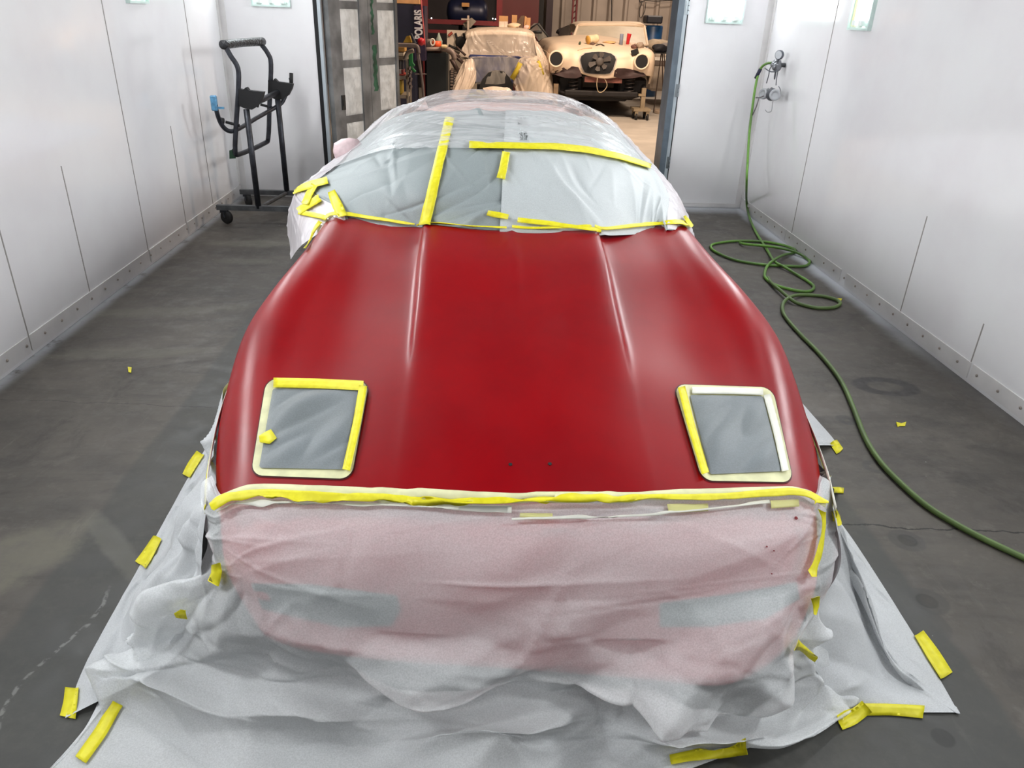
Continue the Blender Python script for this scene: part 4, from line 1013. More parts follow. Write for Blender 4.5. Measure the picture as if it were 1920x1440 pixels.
# vertical conduit and looping cables on the wall
q = MB(); p = [AY(1146, -20, 22.0), AY(1147, 10, 22.0), AY(1147, 38, 22.0), AY(1147, 38, 22.0)*np.array([1, 1, 0])+np.array([0, 0, .02])]; q.tube(p, .012, 6); q.build('conduit', BLACK, label='black conduit running down the corrugated wall above the white coupe', cat='conduit')
q = MB(); q.tube([AY(1199, -5, 22.0), AY(1200, 4, 22.0), AY(1210, 1, 22.0), AY(1230, 2, 22.0), AY(1262, 0, 22.0)], .012, 6, smooth=3); q.tube([AY(1205, 2, 22.), AY(1199, 18, 22.), AY(1201, 34, 22.), AY(1209, 20, 22.), AY(1211, 4, 22.)], .008, 6, smooth=3); q.build('wall_cable', BLACK, label='thin dark cable looped on the corrugated wall at the upper right', cat='cable', smooth=True)
# ---- banner box with upright lettering
bb = thing('cabinet', tuple(AY(768, 70, 13.2)*np.array([1,1,0])), 'tall navy cabinet with white upright lettering on its edge, left in the doorway', 'cabinet')
a = AY(733, 7, 13.2); c = AY(777, 75, 13.2); e = AY(797, 75, 13.2)
MB().box((a[0], 13.2, 0), (c[0], 13.9, a[2])).build('cabinet_body', simple('matte_navy', (22, 24, 46), .6, 0, .1), bb)
MB().box((c[0], 13.18, c[2]-.3), (e[0], 13.9, a[2]-.01)).build('lettered_panel', simple('dark_violet_panel', (34, 22, 50), .5), bb)
def text(name, body, loc, rot, size, mat, parent, depth=.003, sx=1.):
    cu = bpy.data.curves.new(name, 'FONT'); cu.body = body; cu.size = size; cu.extrude = depth; cu.offset = .006; cu.align_x = 'CENTER'; cu.align_y = 'CENTER'
    cu.materials.append(mat); o = bpy.data.objects.new(name, cu); COL.objects.link(o)
    dg = bpy.context.evaluated_depsgraph_get(); me = bpy.data.meshes.new_from_object(o.evaluated_get(dg)); bpy.data.objects.remove(o)
    me.transform(Matrix.Diagonal((sx, 1, 1, 1)))
    M = Matrix.Translation(Vector(loc)) @ Matrix.Rotation(rot[1], 4, rot[0]) @ Matrix.Rotation(R_(90), 4, 'X')
    me.transform(M); vs = [tuple(v.co) for v in me.vertices]; fs = [tuple(p_.vertices) for p_ in me.polygons]
    return add(name, vs, fs, mat, parent, smooth=False)
t0 = AY(783.5, 17, 13.15); t1 = AY(783.5, 75, 13.15); zc = (t0[2]+t1[2])/2; hgt = t0[2]-t1[2]
text('lettering', 'POLARIS', (t0[0]+.01, 13.165, zc), ('Y', R_(-90)), .17, simple('white_lettering', (215, 215, 220), .6), bb, sx=hgt/.68)
bx('cardboard_box', (733, -16), (786, 7.5), 13.2, .5, CARD, 'open cardboard box on top of the navy cabinet at the frame edge', 'box')
q = MB().tube([AY(789, -10, 13.1), AY(791, 20, 13.1), AY(794, 50, 13.1), AY(797, 85, 13.1)], .012, 6, smooth=3); q.build('hanging_cord', simple('pink_red_cord', (176, 84, 84), .6), label='pinkish red cord hanging in front of the maroon rack upright', cat='cord', smooth=True)
p = AY(790, 78, 12.8); MB().lathe([(.0, -.06), (.05, -.04), (.06, 0), (.05, .04), (.0, .06)], p+np.array([0, 0, .0]), (0, 0, 1), 14).build('red_cap_ball', simple('bright_red_plastic', (170, 20, 34), .4), bb, True, label='round red cap')
# ---- metal cart on the far left
Yc = 11.4
ct = thing('shelf_cart', tuple(AY(752, 150, Yc)*np.array([1,1,0])), 'pale metal shelf cart loaded with shop supplies beside the filter door', 'cart')
CARTM = simple('pale_grey_cart_steel', (158, 146, 130), .5, .2)
xa = AY(738, 120, Yc)[0]; xb = AY(766, 120, Yc)[0]
for (py) in (106, 142, 178):
    z = AY(750, py, Yc)[2]; MB().box((xa, Yc, z-.045), (xb-.03, Yc+.5, z)).build('shelf', CARTM, ct)
for xx in (xa, xb-.04):
    for yy in (Yc, Yc+.47): MB().box((xx, yy, .10), (xx+.03, yy+.03, AY(750, 104, Yc)[2])).build('upright', CARTM, ct)
for xx in (xa+.02, xb-.03):
    for yy in (Yc+.02, Yc+.46): MB().lathe([(.03, -.012), (.045, -.008), (.045, .008), (.03, .012)], (xx, yy, .052), (1, 0, 0), 14).build('caster', RUBBER, ct)
def small(name, p0, p1, Y, dep, rgb, label, cat, bev=.004): return bx(name, p0, p1, Y, dep, simple('c_%d_%d_%d' % rgb, rgb, .6), label, cat, None, bev)
small('carton', (740, 88), (759, 97), Yc, .3, (186, 140, 70), 'ochre carton on the top of the shelf cart', 'box')
small('paper_stack', (739, 98.5), (757, 105.5), Yc, .3, (206, 196, 178), 'pale stack of paper on the top shelf of the cart', 'paper')
small('book', (741, 138), (760, 141.5), Yc, .3, (196, 84, 70), 'flat red folder on the middle shelf of the cart', 'folder')
for k, (rgb, lb) in enumerate((((72, 70, 72), 'dark grey bottle leaning on the cart shelf, left one of three'), ((88, 84, 80), 'dark grey bottle on the cart shelf, middle of three'), ((64, 62, 70), 'dark grey bottle on the cart shelf, right one of three'))):
    p = AY(744+k*5, 141, Yc-.0); MB().lathe([(.018, 0), (.022, .01), (.022, .15), (.01, .19), (.01, .22)], (p[0], Yc+.1, AY(750, 137.9, Yc)[2]+.0), (.12-.05*k, 0, 1), 10).build('spray_bottle', simple('c_%d_%d_%d' % rgb, rgb, .5), label=lb, cat='bottle', smooth=True)
for k, rgb in enumerate(((206, 200, 190), (130, 40, 44), (206, 196, 184), (140, 52, 50))):
    zb_ = AY(750, 178, Yc)[2]; small_x = AY(744+k*3.6, 160, Yc)[0]
    MB().box((small_x-.018, Yc+.02, zb_+.20), (small_x+.014, Yc+.25, zb_+.33), .003).build('paint_tin', simple('c_%d_%d_%d' % rgb, rgb, .5), label=('white', 'dark red', 'second white', 'second dark red')[k]+' narrow tin in the row on the low cart shelf', cat='tin')
MB().box((xa+.03, Yc+.02, zb_+.0), (xb-.1, Yc+.28, zb_+.2), .02).build('tray', simple('yellow_black_bin', (150, 126, 40), .6), label='yellow bin on the lowest shelf of the cart', cat='bin')
q = MB(); p = AY(769, 97, Yc-.1); q.box((p[0]-.03, Yc-.05, p[2]-.25), (p[0]+.03, Yc+.0, p[2]), .01); q.tube([(p[0], Yc-.03, p[2]-.2), (p[0]+.06, Yc-.04, p[2]-.26)], .02, 8); q.tube([(p[0], Yc-.03, p[2]-.12), (p[0]+.05, Yc-.04, p[2]-.18)], .014, 8)
q.build('green_gloves', simple('bright_green_rubber', (40, 122, 66), .6), label='green rubber gloves hanging off the cart corner', cat='gloves')
q = MB()
for k in range(6): p = AY(768+k % 2*2, 128+k*7, Yc-.05); q.lathe([(.005, -.03), (.022, -.02), (.022, .02), (.005, .03)], p, (.3, .2, 1), 8)
q.build('tool_strip', simple('dull_tool_steel', (110, 96, 90), .4, .5), label='string of small steel tools hanging down the cart side', cat='tools')
# tube frame in front (padded top)
tf = thing('tube_frame_stand', tuple(AY(790, 150, 11.0)*np.array([1,1,0])), 'grey tubular A-frame stand with padded top bar left of the black bin', 'stand')
GT = simple('grey_brown_tube', (124, 108, 100), .5, .2)
MB().tube([AY(738, 84, 11.0), AY(765, 85, 11.0), AY(780, 86, 11.0), AY(784, 92, 11.0), AY(785, 100, 11.0)], .026, 10, smooth=4).build('padded_bar', GT, tf, True)
for p in ([(784, 98), (790, 140), (800, 188)], [(782, 88), (785, 120), (793, 160), (797, 186)]): 
    P3 = [AY(p_[0], p_[1], 11.0) for p_ in p]; P3[-1] = np.array([P3[-1][0]+.01, 11.0, .0+.013]); MB().tube(P3, .016, 8, smooth=3).build('leg', GT, tf, True)
MB().tube([AY(778, 139, 11.), AY(800, 139, 11.)], .006, 6).build('brace', GT, tf)
q = MB().tube([AY(771, 63, 11.2), AY(779, 82, 11.2)], [.012, .02], 8); q.build('hand_file', simple('grey_blue_steel', (92, 96, 104), .4, .5), label='slim steel pry bar leaning above the tubular stand', cat='tool', smooth=True)
q = MB(); P3 = [AY(756, 80, 11.3), AY(762, 68, 11.3), AY(768, 67, 11.3), AY(772, 80, 11.3)]; v = P3+[p_+np.array([0, .1, 0]) for p_ in P3]
q.raw(v, [(0,1,2,3), (7,6,5,4), (0,4,5,1), (1,5,6,2), (2,6,7,3), (3,7,4,0)]).build('yellow_wedge', simple('ochre_yellow', (180, 140, 40), .6), label='yellow wedge-shaped tool on the padded bar of the stand', cat='tool')
q = MB(); q.tube([AY(759, 112, 11.2), AY(764, 100, 11.2), AY(771, 96, 11.2), AY(776, 95, 11.2)], .028, 10, smooth=3); q.build('bent_pipe', simple('pale_pipe', (142, 132, 122), .4, .4), label='bent pale exhaust pipe lying over the cart corner', cat='pipe', smooth=True)
# ---- black bin with board and things on it
Yb = 13.6
bn = bx('storage_bin', (796, 95), (840, 178), Yb, .7, simple('deep_black_green', (13, 20, 22), .5), 'tall black storage bin left of the film-wrapped car', 'bin', zfloor=0, bev=.03)
zt_ = AY(818, 95, Yb)[2]
q = MB().tube([AY(783, 92, Yb-.1), AY(800, 92, Yb-.1), AY(825, 91.5, Yb-.1)], .03, 8); q.tube([AY(825, 91.5, Yb-.1), AY(842, 94, Yb-.1), AY(850, 102, Yb-.1), AY(852, 112, Yb-.1)], [.03, .05, .045, .04], 10, smooth=3)
q.build('roll_bar', GT, label='long grey pipe with a bent right end lying across the black bin', cat='pipe', smooth=True)
def stand_on(name, px, py0, py1, r, rgb, label, cat, Y=Yb, prof=None):
    a = AY(px, py1, Y); h = AY(px, py0, Y)[2]-a[2]
    pr = prof or [(r*.9, 0), (r, .01), (r, h*.97), (r*.9, h)]
    return MB().lathe([(p_[0], p_[1]) for p_ in pr], a, (0, 0, 1), 16).build(name, simple('c_%d_%d_%d' % rgb, rgb, .5), label=label, cat=cat, smooth=True)
stand_on('paint_can', 803, 73, 89, .08, (112, 98, 90), 'grey brown paint can on the pipe over the bin', 'can')
stand_on('orange_tub', 819, 77, 88, .075, (214, 84, 36), 'bright orange tub beside the grey can', 'tub')
p = AY(811, 79, Yb-.1); q = MB().tube([p+np.array([.035*math.cos(t), 0, .05*math.sin(t)]) for t in np.linspace(0, 2*math.pi, 13)[:-1]], .012, 8, closed=True); q.build('tape_roll', simple('white_tape_roll', (214, 206, 192), .6), label='white ring of tape standing between the grey can and the orange tub', cat='tape roll', smooth=True)
a = AY(823, 86, Yb+.15); MB().lathe([(.06, 0), (.06, .08), (.03, .14), (.008, .2)], a, (0,0,1), 12).build('pointed_cone', simple('pale_green_plastic', (130, 142, 132), .6), label='pale pointed nozzle behind the orange tub', cat='nozzle', smooth=True)
small('rag', (784, 80), (798, 89), Yb-.2, .2, (150, 118, 110), 'crumpled pinkish rag left of the grey can', 'rag', .02)
small('rag', (826, 84), (838, 91), Yb-.2, .2, (190, 170, 130), 'small cream rag at the right end of the pipe', 'rag', .02)
# white board leaning
wb = thing('display_board', tuple(AY(862, 90, 16.6)*np.array([1,1,0])), 'white board with black arms and a round black pad behind the bin', 'board')
a = AY(838, 56, 16.6); c = AY(895, 95, 16.6); MB().box((a[0], 16.6, 0.3), (c[0], 16.64, a[2])).build('panel', simple('dirty_white_board', (186, 172, 156), .6, 0, .06), wb)
q = MB()
for x0_, y0_, x1_, y1_ in ((854, 62, 858, 76), (869, 62, 872, 76)): q.tube([AY(x0_, y0_, 16.56), AY(x1_, y1_, 16.56)], .022, 8)
q.build('arm', BLACK, wb); MB().lathe([(.10, 0), (.11, .01), (.11, .04), (.09, .05)], AY(864, 79, 16.58), (0, -1, 0), 20).build('round_pad', BLACK, wb, True)
q = MB().tube([AY(841, 67, 16.57), AY(848, 61, 16.57)], .026, 6); q.build('red_sticker', simple('brick_red', (150, 60, 44), .6), wb)
q = MB().tube([AY(841, 85, 16.5), AY(860, 93, 16.5), AY(874, 96, 16.4)], .025, 6, smooth=3); q.build('strap', BLACK, wb, True)
# wooden cross and paper things behind
q = MB(); a = AY(878, 29, 17.0); q.box((a[0]-.02, 17.0, AY(878, 56, 17.)[2]), (a[0]+.02, 17.03, a[2])); p = AY(865, 36, 17.); q.box((p[0], 16.99, p[2]-.015), (AY(880, 37, 17.)[0], 17.0, p[2]+.015)); q.build('wooden_cross_stick', simple('pale_wood_stick', (176, 160, 146), .7), label='pale cross-shaped stick standing behind the white board', cat='stick')
P3 = [AY(x_, y_, 17.1) for x_, y_ in ((872, 52), (868, 44), (884, 33), (893, 40), (882, 52))]; v = P3+[p_+np.array([0, .05, 0]) for p_ in P3]; n = 5
MB().raw(v, [tuple(range(5)), tuple(range(9, 4, -1))]+[(i, i+5, (i+1) % 5+5, (i+1) % 5) for i in range(5)]).build('folded_card', simple('grey_card', (128, 120, 108), .7), label='folded grey card behind the cross-shaped stick', cat='card')
# clutter of pipes between the bin and the wrapped car
q = MB()
for (p0, p1, r) in (((848, 96), (862, 108), .03), ((852, 104), (868, 118), .03), ((846, 110), (858, 132), .04), ((856, 88), (873, 104), .02)): q.tube([AY(p0[0], p0[1], 14.6), AY(p1[0], p1[1], 14.6)], r, 8)
q.build('pipe_bundle', simple('dark_brown_metal', (66, 52, 48), .5, .4), label='bundle of dark pipes stacked between the bin and the wrapped car', cat='pipes', smooth=True)

# ================================================================== white coupe
CREAMC = simple('cream_primer', (230, 208, 184), .55, 0, .05, 3)
FY = 15.3
cx = 2.32
co = thing('vintage_coupe', (cx, 17.4, 0), 'cream primered vintage coupe without grille, bumper or lamps, on a dolly in the shop', 'car')
hx = [-1.00,-.98,-.90,-.74,-.55,-.35,0,.35,.55,.74,.90,.98,1.02]
def rowc(Y, dys, zs, sc=1.): return [(cx+h*sc, Y+d, z) for h, d, z in zip(hx, dys, zs)]
crows = [
 rowc(FY, [.5,.25,.10,.06,.06,.0,-.06,.0,.06,.06,.10,.25,.5], [.78,.78,.80,.83,.85,.79,.74,.79,.85,.83,.80,.78,.78]),
 rowc(FY, [.5,.2,.04,0,.04,-.05,-.10,-.05,.04,0,.04,.2,.5], [.92,.92,.93,.94,.94,.92,.90,.92,.94,.94,.93,.92,.92]),
 rowc(FY, [.5,.2,.02,-.04,.05,-.03,-.08,-.03,.05,-.04,.02,.2,.5], [1.04,1.06,1.08,1.09,1.08,1.06,1.05,1.06,1.08,1.09,1.08,1.06,1.04]),
 rowc(FY, [.55,.3,.10,.06,.15,.04,.02,.04,.15,.06,.10,.3,.55], [1.10,1.16,1.20,1.22,1.18,1.18,1.18,1.18,1.18,1.22,1.20,1.16,1.10]),
 rowc(FY+.5, [.2,.1,0,0,0,0,0,0,0,0,0,.1,.2], [1.12,1.20,1.26,1.28,1.25,1.27,1.28,1.27,1.25,1.28,1.26,1.20,1.12]),
 rowc(FY+1.3, [0]*13, [1.12,1.20,1.28,1.31,1.32,1.35,1.37,1.35,1.32,1.31,1.28,1.20,1.12]),
 rowc(FY+2.2, [0]*13, [1.12,1.20,1.29,1.33,1.38,1.41,1.43,1.41,1.38,1.33,1.29,1.20,1.12]),
 rowc(FY+4.3, [0]*13, [1.10,1.18,1.26,1.30,1.33,1.35,1.36,1.35,1.33,1.30,1.26,1.18,1.10])]
Ac = loft(np.array(crows), 73, 57)
co_b = add('body_shell', Ac.reshape(-1, 3), gfaces(57, 73), CREAMC, co); s_ = co_b.modifiers.new('thick', 'SOLIDIFY'); s_.thickness = .02; s_.offset = 0
reg(co_b)
for s in (-1, 1):      # side panels with arch
    x = cx+s*1.01; prof = [(FY+.5, 1.12), (FY+.5, .78), (FY+.62, .62), (FY+.95, .80), (FY+1.35, .84), (FY+1.75, .72), (FY+1.95, .35), (FY+4.3, .35), (FY+4.3, 1.12)]
    MB().prism([(p_[0], p_[1]) for p_ in prof], 'x', x-.02, x+.02).build('side_panel', CREAMC, co)
def facep(pts, nm, mat, names, off=.012):
    c = np.mean(np.array(pts, float), 0); H_ = lambda p_: (hit(p_[0], p_[1], names, off) if hit(p_[0], p_[1], names, off) is not None else AY(p_[0], p_[1], FY))
    V = [H_(c)]; n = len(pts)
    for t in (.35, .7, 1.):
        for p_ in pts: V.append(H_(c+(np.array(p_)-c)*t))
    F = [(0, 1+i, 1+(i+1) % n) for i in range(n)]
    for k in range(2): F += [(1+k*n+i, 1+(k+1)*n+i, 1+(k+1)*n+(i+1) % n, 1+k*n+(i+1) % n) for i in range(n)]
    return add(nm, V, F, mat, co)
BS = ['body_shell']
def circ(cx_, cy_, rx, ry, n=20): return [(cx_+rx*math.cos(t), cy_+ry*math.sin(t)) for t in np.linspace(0, 2*math.pi, n+1)[:-1]]
for lx, ly in ((1043, 110.5), (1203.5, 115.5)):
    c = AY(lx, ly, FY-.06)
    MB().lathe([(.145, -.02), (.15, .05), (.135, .07), (.118, .06), (.112, .0)], (c[0], FY+.0, c[2]), (0, -1, 0), 28).build('headlight_ring', CREAMC, co, True)
    MB().lathe([(.112, .0), (.112, .062)], (c[0], FY+.0, c[2]), (0, -1, 0), 28).build('headlight_shade_disc', BLACK, co)  # black disc paints in the darkness of the empty lamp hole
gr = [(1089,112),(1091,106),(1098,101.5),(1110,100.5),(1122,100.2),(1134,101),(1145,103),(1152,107),(1154,112),(1151,122),(1148,130),(1143,136),(1134,137.5),(1118,137.2),(1104,136),(1097,134),(1093,126)]
def grow(pts, k): c = np.mean(np.array(pts, float), 0); return [tuple(c+(np.array(p_)-c)*k) for p_ in pts]
gfr = facep(grow(gr, 1.09), 'grille_surround', simple('grey_primer_lip', (176, 170, 164), .5), BS, .020)
facep(gr, 'grille_shade_panel', simple('painted_cavity_shade', (12, 13, 18), .7), BS, .032)  # dark panel laid on the shell, recess shade put into its colour
FANM = simple('grey_fan_plastic', (84, 78, 74), .6)
fc = hit(1124, 117, BS, .06)
fan = MB().lathe([(.07, 0), (.075, .02), (.05, .04)], fc, (0, -1, 0), 18).build('fan_hub', FANM, co, True)
for k in range(6):
    a = k*math.pi/3+.3; d = np.array([math.cos(a), 0, math.sin(a)]); e = np.array([-math.sin(a), 0, math.cos(a)])*.9; r1 = .15 if abs(d[2]) > .6 else .20
    P3 = [fc+d*.06+e*.025, fc+d*r1+e*.06, fc+d*(r1+.02), fc+d*r1-e*.05, fc+d*.06-e*.025]
    P3 = [p_+np.array([0, -.008, 0])-np.array([0, .012*math.sin(j), 0]) for j, p_ in enumerate(P3)]
    v = P3+[p_+np.array([0, .01, 0]) for p_ in P3]; MB().raw(v, [tuple(range(5)), tuple(range(9, 4, -1))]+[(i, i+5, (i+1) % 5+5, (i+1) % 5) for i in range(5)]).build('fan_blade', FANM, co)
facep([(1034,134),(1038,130),(1056,126),(1074,124),(1085,126),(1089,134),(1091,143),(1080,147),(1060,146),(1040,140),(1034,137)], 'bumper_gap', simple('red_brown_cutout_shade', (58, 40, 40), .7), BS, .014)  # dark red-brown panels, shade of the open cutouts painted on
facep([(1152,132),(1157,128),(1170,127.5),(1190,131),(1207,136),(1211,140),(1206,143),(1185,147),(1165,148),(1150,143)], 'bumper_gap', simple('red_brown_cutout_shade', (58, 40, 40), .7), BS, .014)
# dark wheel arch on the right side
# undercarriage
ucm = simple('black_chassis', (30, 27, 28), .6, .2, .2, 12)
q = MB(); q.box((cx-.72, FY+.10, .40), (cx+.72, FY+.30, .50), .02); q.box((cx-.62, FY+.35, .30), (cx+.55, FY+.55, .42), .03); q.box((cx-.85, FY+.3, .45), (cx-.35, FY+.9, .74), .04); q.box((cx+.35, FY+.3, .45), (cx+.9, FY+.9, .74), .04); q.box((cx-.8, FY+.9, .28), (cx+.8, 19.5, .5), .04)
q.build('chassis', ucm, co)
for s in (-1, 1):
    hp_ = [(cx+s*.55+.09*math.cos(t), FY+.22+.09*math.sin(t), .46+t*.011) for t in np.linspace(0, 26, 90)]
    MB().tube(hp_, .014, 6).build('coil_spring', simple('spring_steel', (70, 66, 66), .4, .6), co, True)
    MB().tube([(cx+s*.25, FY+.15, .42), (cx+s*.6, FY+.18, .40), (cx+s*.82, FY+.2, .46)], .035, 8).build('control_arm', ucm, co, True)
    MB().lathe([(.05, -.05), (.13, -.03), (.14, .03), (.06, .05)], (cx+s*.84, FY+.3, .5), (1, 0, 0), 16).build('hub', ucm, co, True)
    MB().lathe([(.2, -.1), (.31, -.11), (.35, -.06), (.35, .06), (.31, .11), (.2, .1)], (cx+s*.86, FY+3.6 if s < 0 else FY+3.6, .352), (1, 0, 0), 26).build('rear_tire', RUBBER, co, True)
q = MB(); q.box((cx-.36, FY+.02, .66), (cx+.36, FY+.05, .76)); q.build('valance_panel', simple('red_brown_primer', (120, 72, 62), .6, 0, .3, 10), co)
q = MB(); q.tube([AY(1120, 146, FY-.05), AY(1119, 160, FY-.05), AY(1122, 172, FY-.05), AY(1130, 172, FY-.05), AY(1138, 162, FY-.05), AY(1136, 152, FY-.05), AY(1132, 146, FY-.05)], .007, 6, smooth=4); q.build('loose_wire', simple('pale_wire', (190, 170, 140), .5), co, True)
# windshield and roof
wsb = [AY(1071, 82, FY+1.95), AY(1214, 85, FY+1.95)]; wst = [AY(1083, 47.5, FY+2.7), AY(1208, 49, FY+2.7)]
zbw = 1.36; 
q = MB()
A_ = []
for v_ in np.linspace(0, 1, 8):
    r = []
    for u_ in np.linspace(0, 1, 16):
        p_ = (wsb[0]*(1-u_)+wsb[1]*u_)*(1-v_)+(wst[0]*(1-u_)+wst[1]*u_)*v_; p_ = p_+np.array([0, -.22*(1-(2*u_-1)**2), .02*(1-(2*u_-1)**2)]); r.append(p_)
    A_.append(r)
A_ = np.array(A_); add('windshield', A_.reshape(-1, 3), gfaces(8, 16), simple('dusty_paper_windshield', (196, 186, 168), .4, 0, .06, 6), co)
fr_ = [A_[0, i] for i in range(16)]+[A_[j, 15] for j in range(1, 8)]+[A_[7, i] for i in range(14, -1, -1)]+[A_[j, 0] for j in range(6, 0, -1)]
MB().tube([p_+np.array([0, -.012, 0]) for p_ in fr_], .028, 8, closed=True).build('windshield_frame', CREAMC, co, True)
tl, tr = wst; rw = [[tl[0]-.05, tl[1]-.0, tl[2]-.01], [tl[0]+.12, tl[1]-.1, tl[2]+.05], [(tl[0]+tr[0])/2, tl[1]-.22, tl[2]+.07], [tr[0]-.12, tr[1]-.1, tr[2]+.05], [tr[0]+.05, tr[1], tr[2]-.01]]
rfc = [rw, [[p_[0], p_[1]+.35, p_[2]+.03] for p_ in rw], [[p_[0], p_[1]+1.3, p_[2]+.0] for p_ in rw], [[p_[0], p_[1]+2.0, p_[2]-.2] for p_ in rw]]
rr_ = add('roof', loft(np.array(rfc), 30, 20).reshape(-1, 3), gfaces(20, 30), CREAMC, co); s_ = rr_.modifiers.new('t', 'SOLIDIFY'); s_.thickness = .03
for s, p_ in ((-1, (tl, wsb[0])), (1, (tr, wsb[1]))):
    a, c = p_; MB().prism([(c[1]+.02, c[2]-.05), (a[1]+.05, a[2]), (a[1]+1.9, a[2]-.1), (a[1]+2.4, c[2]-.05)], 'x', min(a[0], c[0])+.0, min(a[0], c[0])+.03).build('side_glass', simple('dark_side_glass', (60, 54, 50), .2), co)
# supports
q = MB(); p = AY(1210, 165, FY+.02); 
dl = thing('engine_dolly', (3.28, FY+.1, 0), 'pale steel dolly on casters under the right corner of the cream coupe', 'dolly')
DOL = simple('pale_steel_dolly', (150, 134, 110), .5, .3)
a = AY(1188, 203, FY); c = AY(1219, 209, FY); MB().box((a[0], FY-.05, c[2]), (c[0], FY+.35, a[2])).build('platform', DOL, dl)
pz = AY(1207, 166, FY)[2]; xx = AY(1207, 190, FY)[0]; MB().box((xx-.04, FY+.06, a[2]), (xx+.04, FY+.14, pz)).build('post', DOL, dl); MB().box((xx-.10, FY+.05, AY(1207, 181, FY)[2]), (xx+.03, FY+.13, AY(1207, 177, FY)[2])).build('arm', DOL, dl)
for x_ in (a[0]+.06, c[0]-.05):
    for y_ in (FY-.02, FY+.28): 
        w_ = MB().box((x_-.03, y_-.02, .09), (x_+.03, y_+.02, c[2])).build('caster_fork', DOL, dl); MB().lathe([(.03, -.02), (.065, -.016), (.065, .016), (.03, .02)], (x_, y_, .066), (1, 0, 0), 16).build('caster_wheel', RUBBER, w_, True)
xx = AY(1043.5, 165, FY)[0]; MB().box((xx-.045, FY+.1, 0), (xx+.045, FY+.2, AY(1043, 158, FY)[2])).build('support_post', simple('worn_wood_post', (120, 100, 78), .7, 0, .2), label='worn wooden post under the left corner of the cream coupe', cat='post')
small('floor_jack_bar', (1108, 174), (1148, 178), FY+.6, .1, (190, 178, 150), 'pale bar lying under the nose of the cream coupe', 'bar', .01).location.z += 0
# things on its hood
def onhood(px, py): 
    h = hit(px, py, BS, 0.); return h if h is not None else AY(px, py, FY+1.2)
p = onhood(1176, 84); q = MB().lathe([(.030, 0), (.044, .20), (.046, .205)], p+np.array([0, 0, .0]), (.12, 0, 1), 18); q.build('plastic_cup', simple('bright_red_cup', (214, 36, 50), .4), label='red plastic cup on the hood of the cream coupe', cat='cup', smooth=True)
p = onhood(1164, 85); q = MB().lathe([(.036, 0), (.036, .20), (.034, .205)], p, (0, 0, 1), 18); q.build('spray_can', simple('grey_blue_can', (132, 142, 164), .4), label='grey-blue can standing left of the red cup', cat='can', smooth=True)
p = onhood(1106, 84); q = MB().lathe([(.02, -.0), (.075, .0), (.08, .02), (.075, .18), (.07, .2)], p+np.array([-.03, -.02, .09]), (.9, .5, .15), 20); q.build('paper_roll', simple('cream_roll', (226, 206, 170), .6), label='cream roll lying on the left of the coupe hood', cat='roll', smooth=True)
q = MB().lathe([(.01, 0), (.075, .0), (.076, .01), (.01, .012)], p+np.array([-.045, -.03, .088]), (-.9, -.5, -.15), 20); o_ = q.build('ochre_disc', simple('ochre_disc', (196, 150, 66), .6), label='round ochre sanding disc leaning on the cream roll', cat='disc', smooth=True)
def lump(name, px, py, r, rgb, label, cat, sc=(1, 1, .6), names=None, Y=None, seed=0):
    p = AY(px, py, Y) if Y else onhood(px, py); rg = np.random.RandomState(seed+int(px)); V = []; nU, nV = 14, 8
    for j in range(nV+1):
        th = math.pi*j/nV
        for i in range(nU):
            ph = 2*math.pi*i/nU; k = 1+.25*math.sin(3*ph+seed+j)*math.sin(th)+.15*(rg.rand()-.5)*math.sin(th)
            V.append(p+np.array([r*sc[0]*k*math.sin(th)*math.cos(ph), r*sc[1]*k*math.sin(th)*math.sin(ph), r*sc[2]*(1+k*math.cos(th)) if j < nV else 0.]))
    F = [(j*nU+i, j*nU+(i+1) % nU, (j+1)*nU+(i+1) % nU, (j+1)*nU+i) for j in range(nV) for i in range(nU)]
    return add(name, V, F[::-1], simple('c_%d_%d_%d' % rgb, rgb, .7), label=label, cat=cat)
lump('green_lump', 1087, 85, .035, (60, 74, 52), 'small dark green lump at the left of the coupe hood', 'lump', (.6, .6, 1.))
lump('brown_lump', 1111, 85, .045, (92, 70, 62), 'brown lump beside the cream roll on the coupe hood', 'lump')
lump('folded_tan_cloth', 1143, 82, .10, (206, 168, 118), 'tan folded cloth in the middle of the coupe hood', 'cloth', (1.2, .6, .25))
lump('paper_scraps', 1166+18, 83, .05, (228, 200, 186), 'pale paper scraps right of the red cup', 'paper', (1.6, .6, .3))
q = MB(); q.tube([onhood(1117, 87)+[0, 0, .02], onhood(1126, 86)+[0, 0, .03], onhood(1133, 88)+[0, 0, .015]], .010, 6, smooth=3); q.build('dark_hook_tool', BLACK, label='dark hooked tool lying on the coupe hood behind the grille', cat='tool', smooth=True)
q = MB(); q.tube([onhood(1083, 96)+[0, 0, .01], onhood(1095, 93)+[0, 0, .012], onhood(1110, 92)+[0, 0, .02]], .008, 6, smooth=3); q.build('thin_stick', simple('tan_stick', (176, 140, 104), .7), label='thin tan stick lying on the left of the coupe hood', cat='stick', smooth=True)
p = onhood(1189, 104); q = MB().box((-.07, -.02, -.05), (.07, .02, .05), .01); q.v = [tuple(Matrix.Rotation(-.35, 3, 'Y') @ Vector(v_)+Vector(p)+Vector((0, -.04, .06))) for v_ in q.v]; q.build('black_lamp_box', BLACK, label='small black box leaning on the fender above the right lamp hole', cat='box')
lump('brown_fittings', 1190, 92, .07, (96, 62, 54), 'brown fittings piled on the right fender of the coupe', 'parts', (1., .6, .6), seed=1)
lump('silver_fittings', 1200, 91, .08, (150, 132, 116), 'silver metal fittings beside the brown ones on the right fender', 'parts', (.9, .6, .7), seed=2)

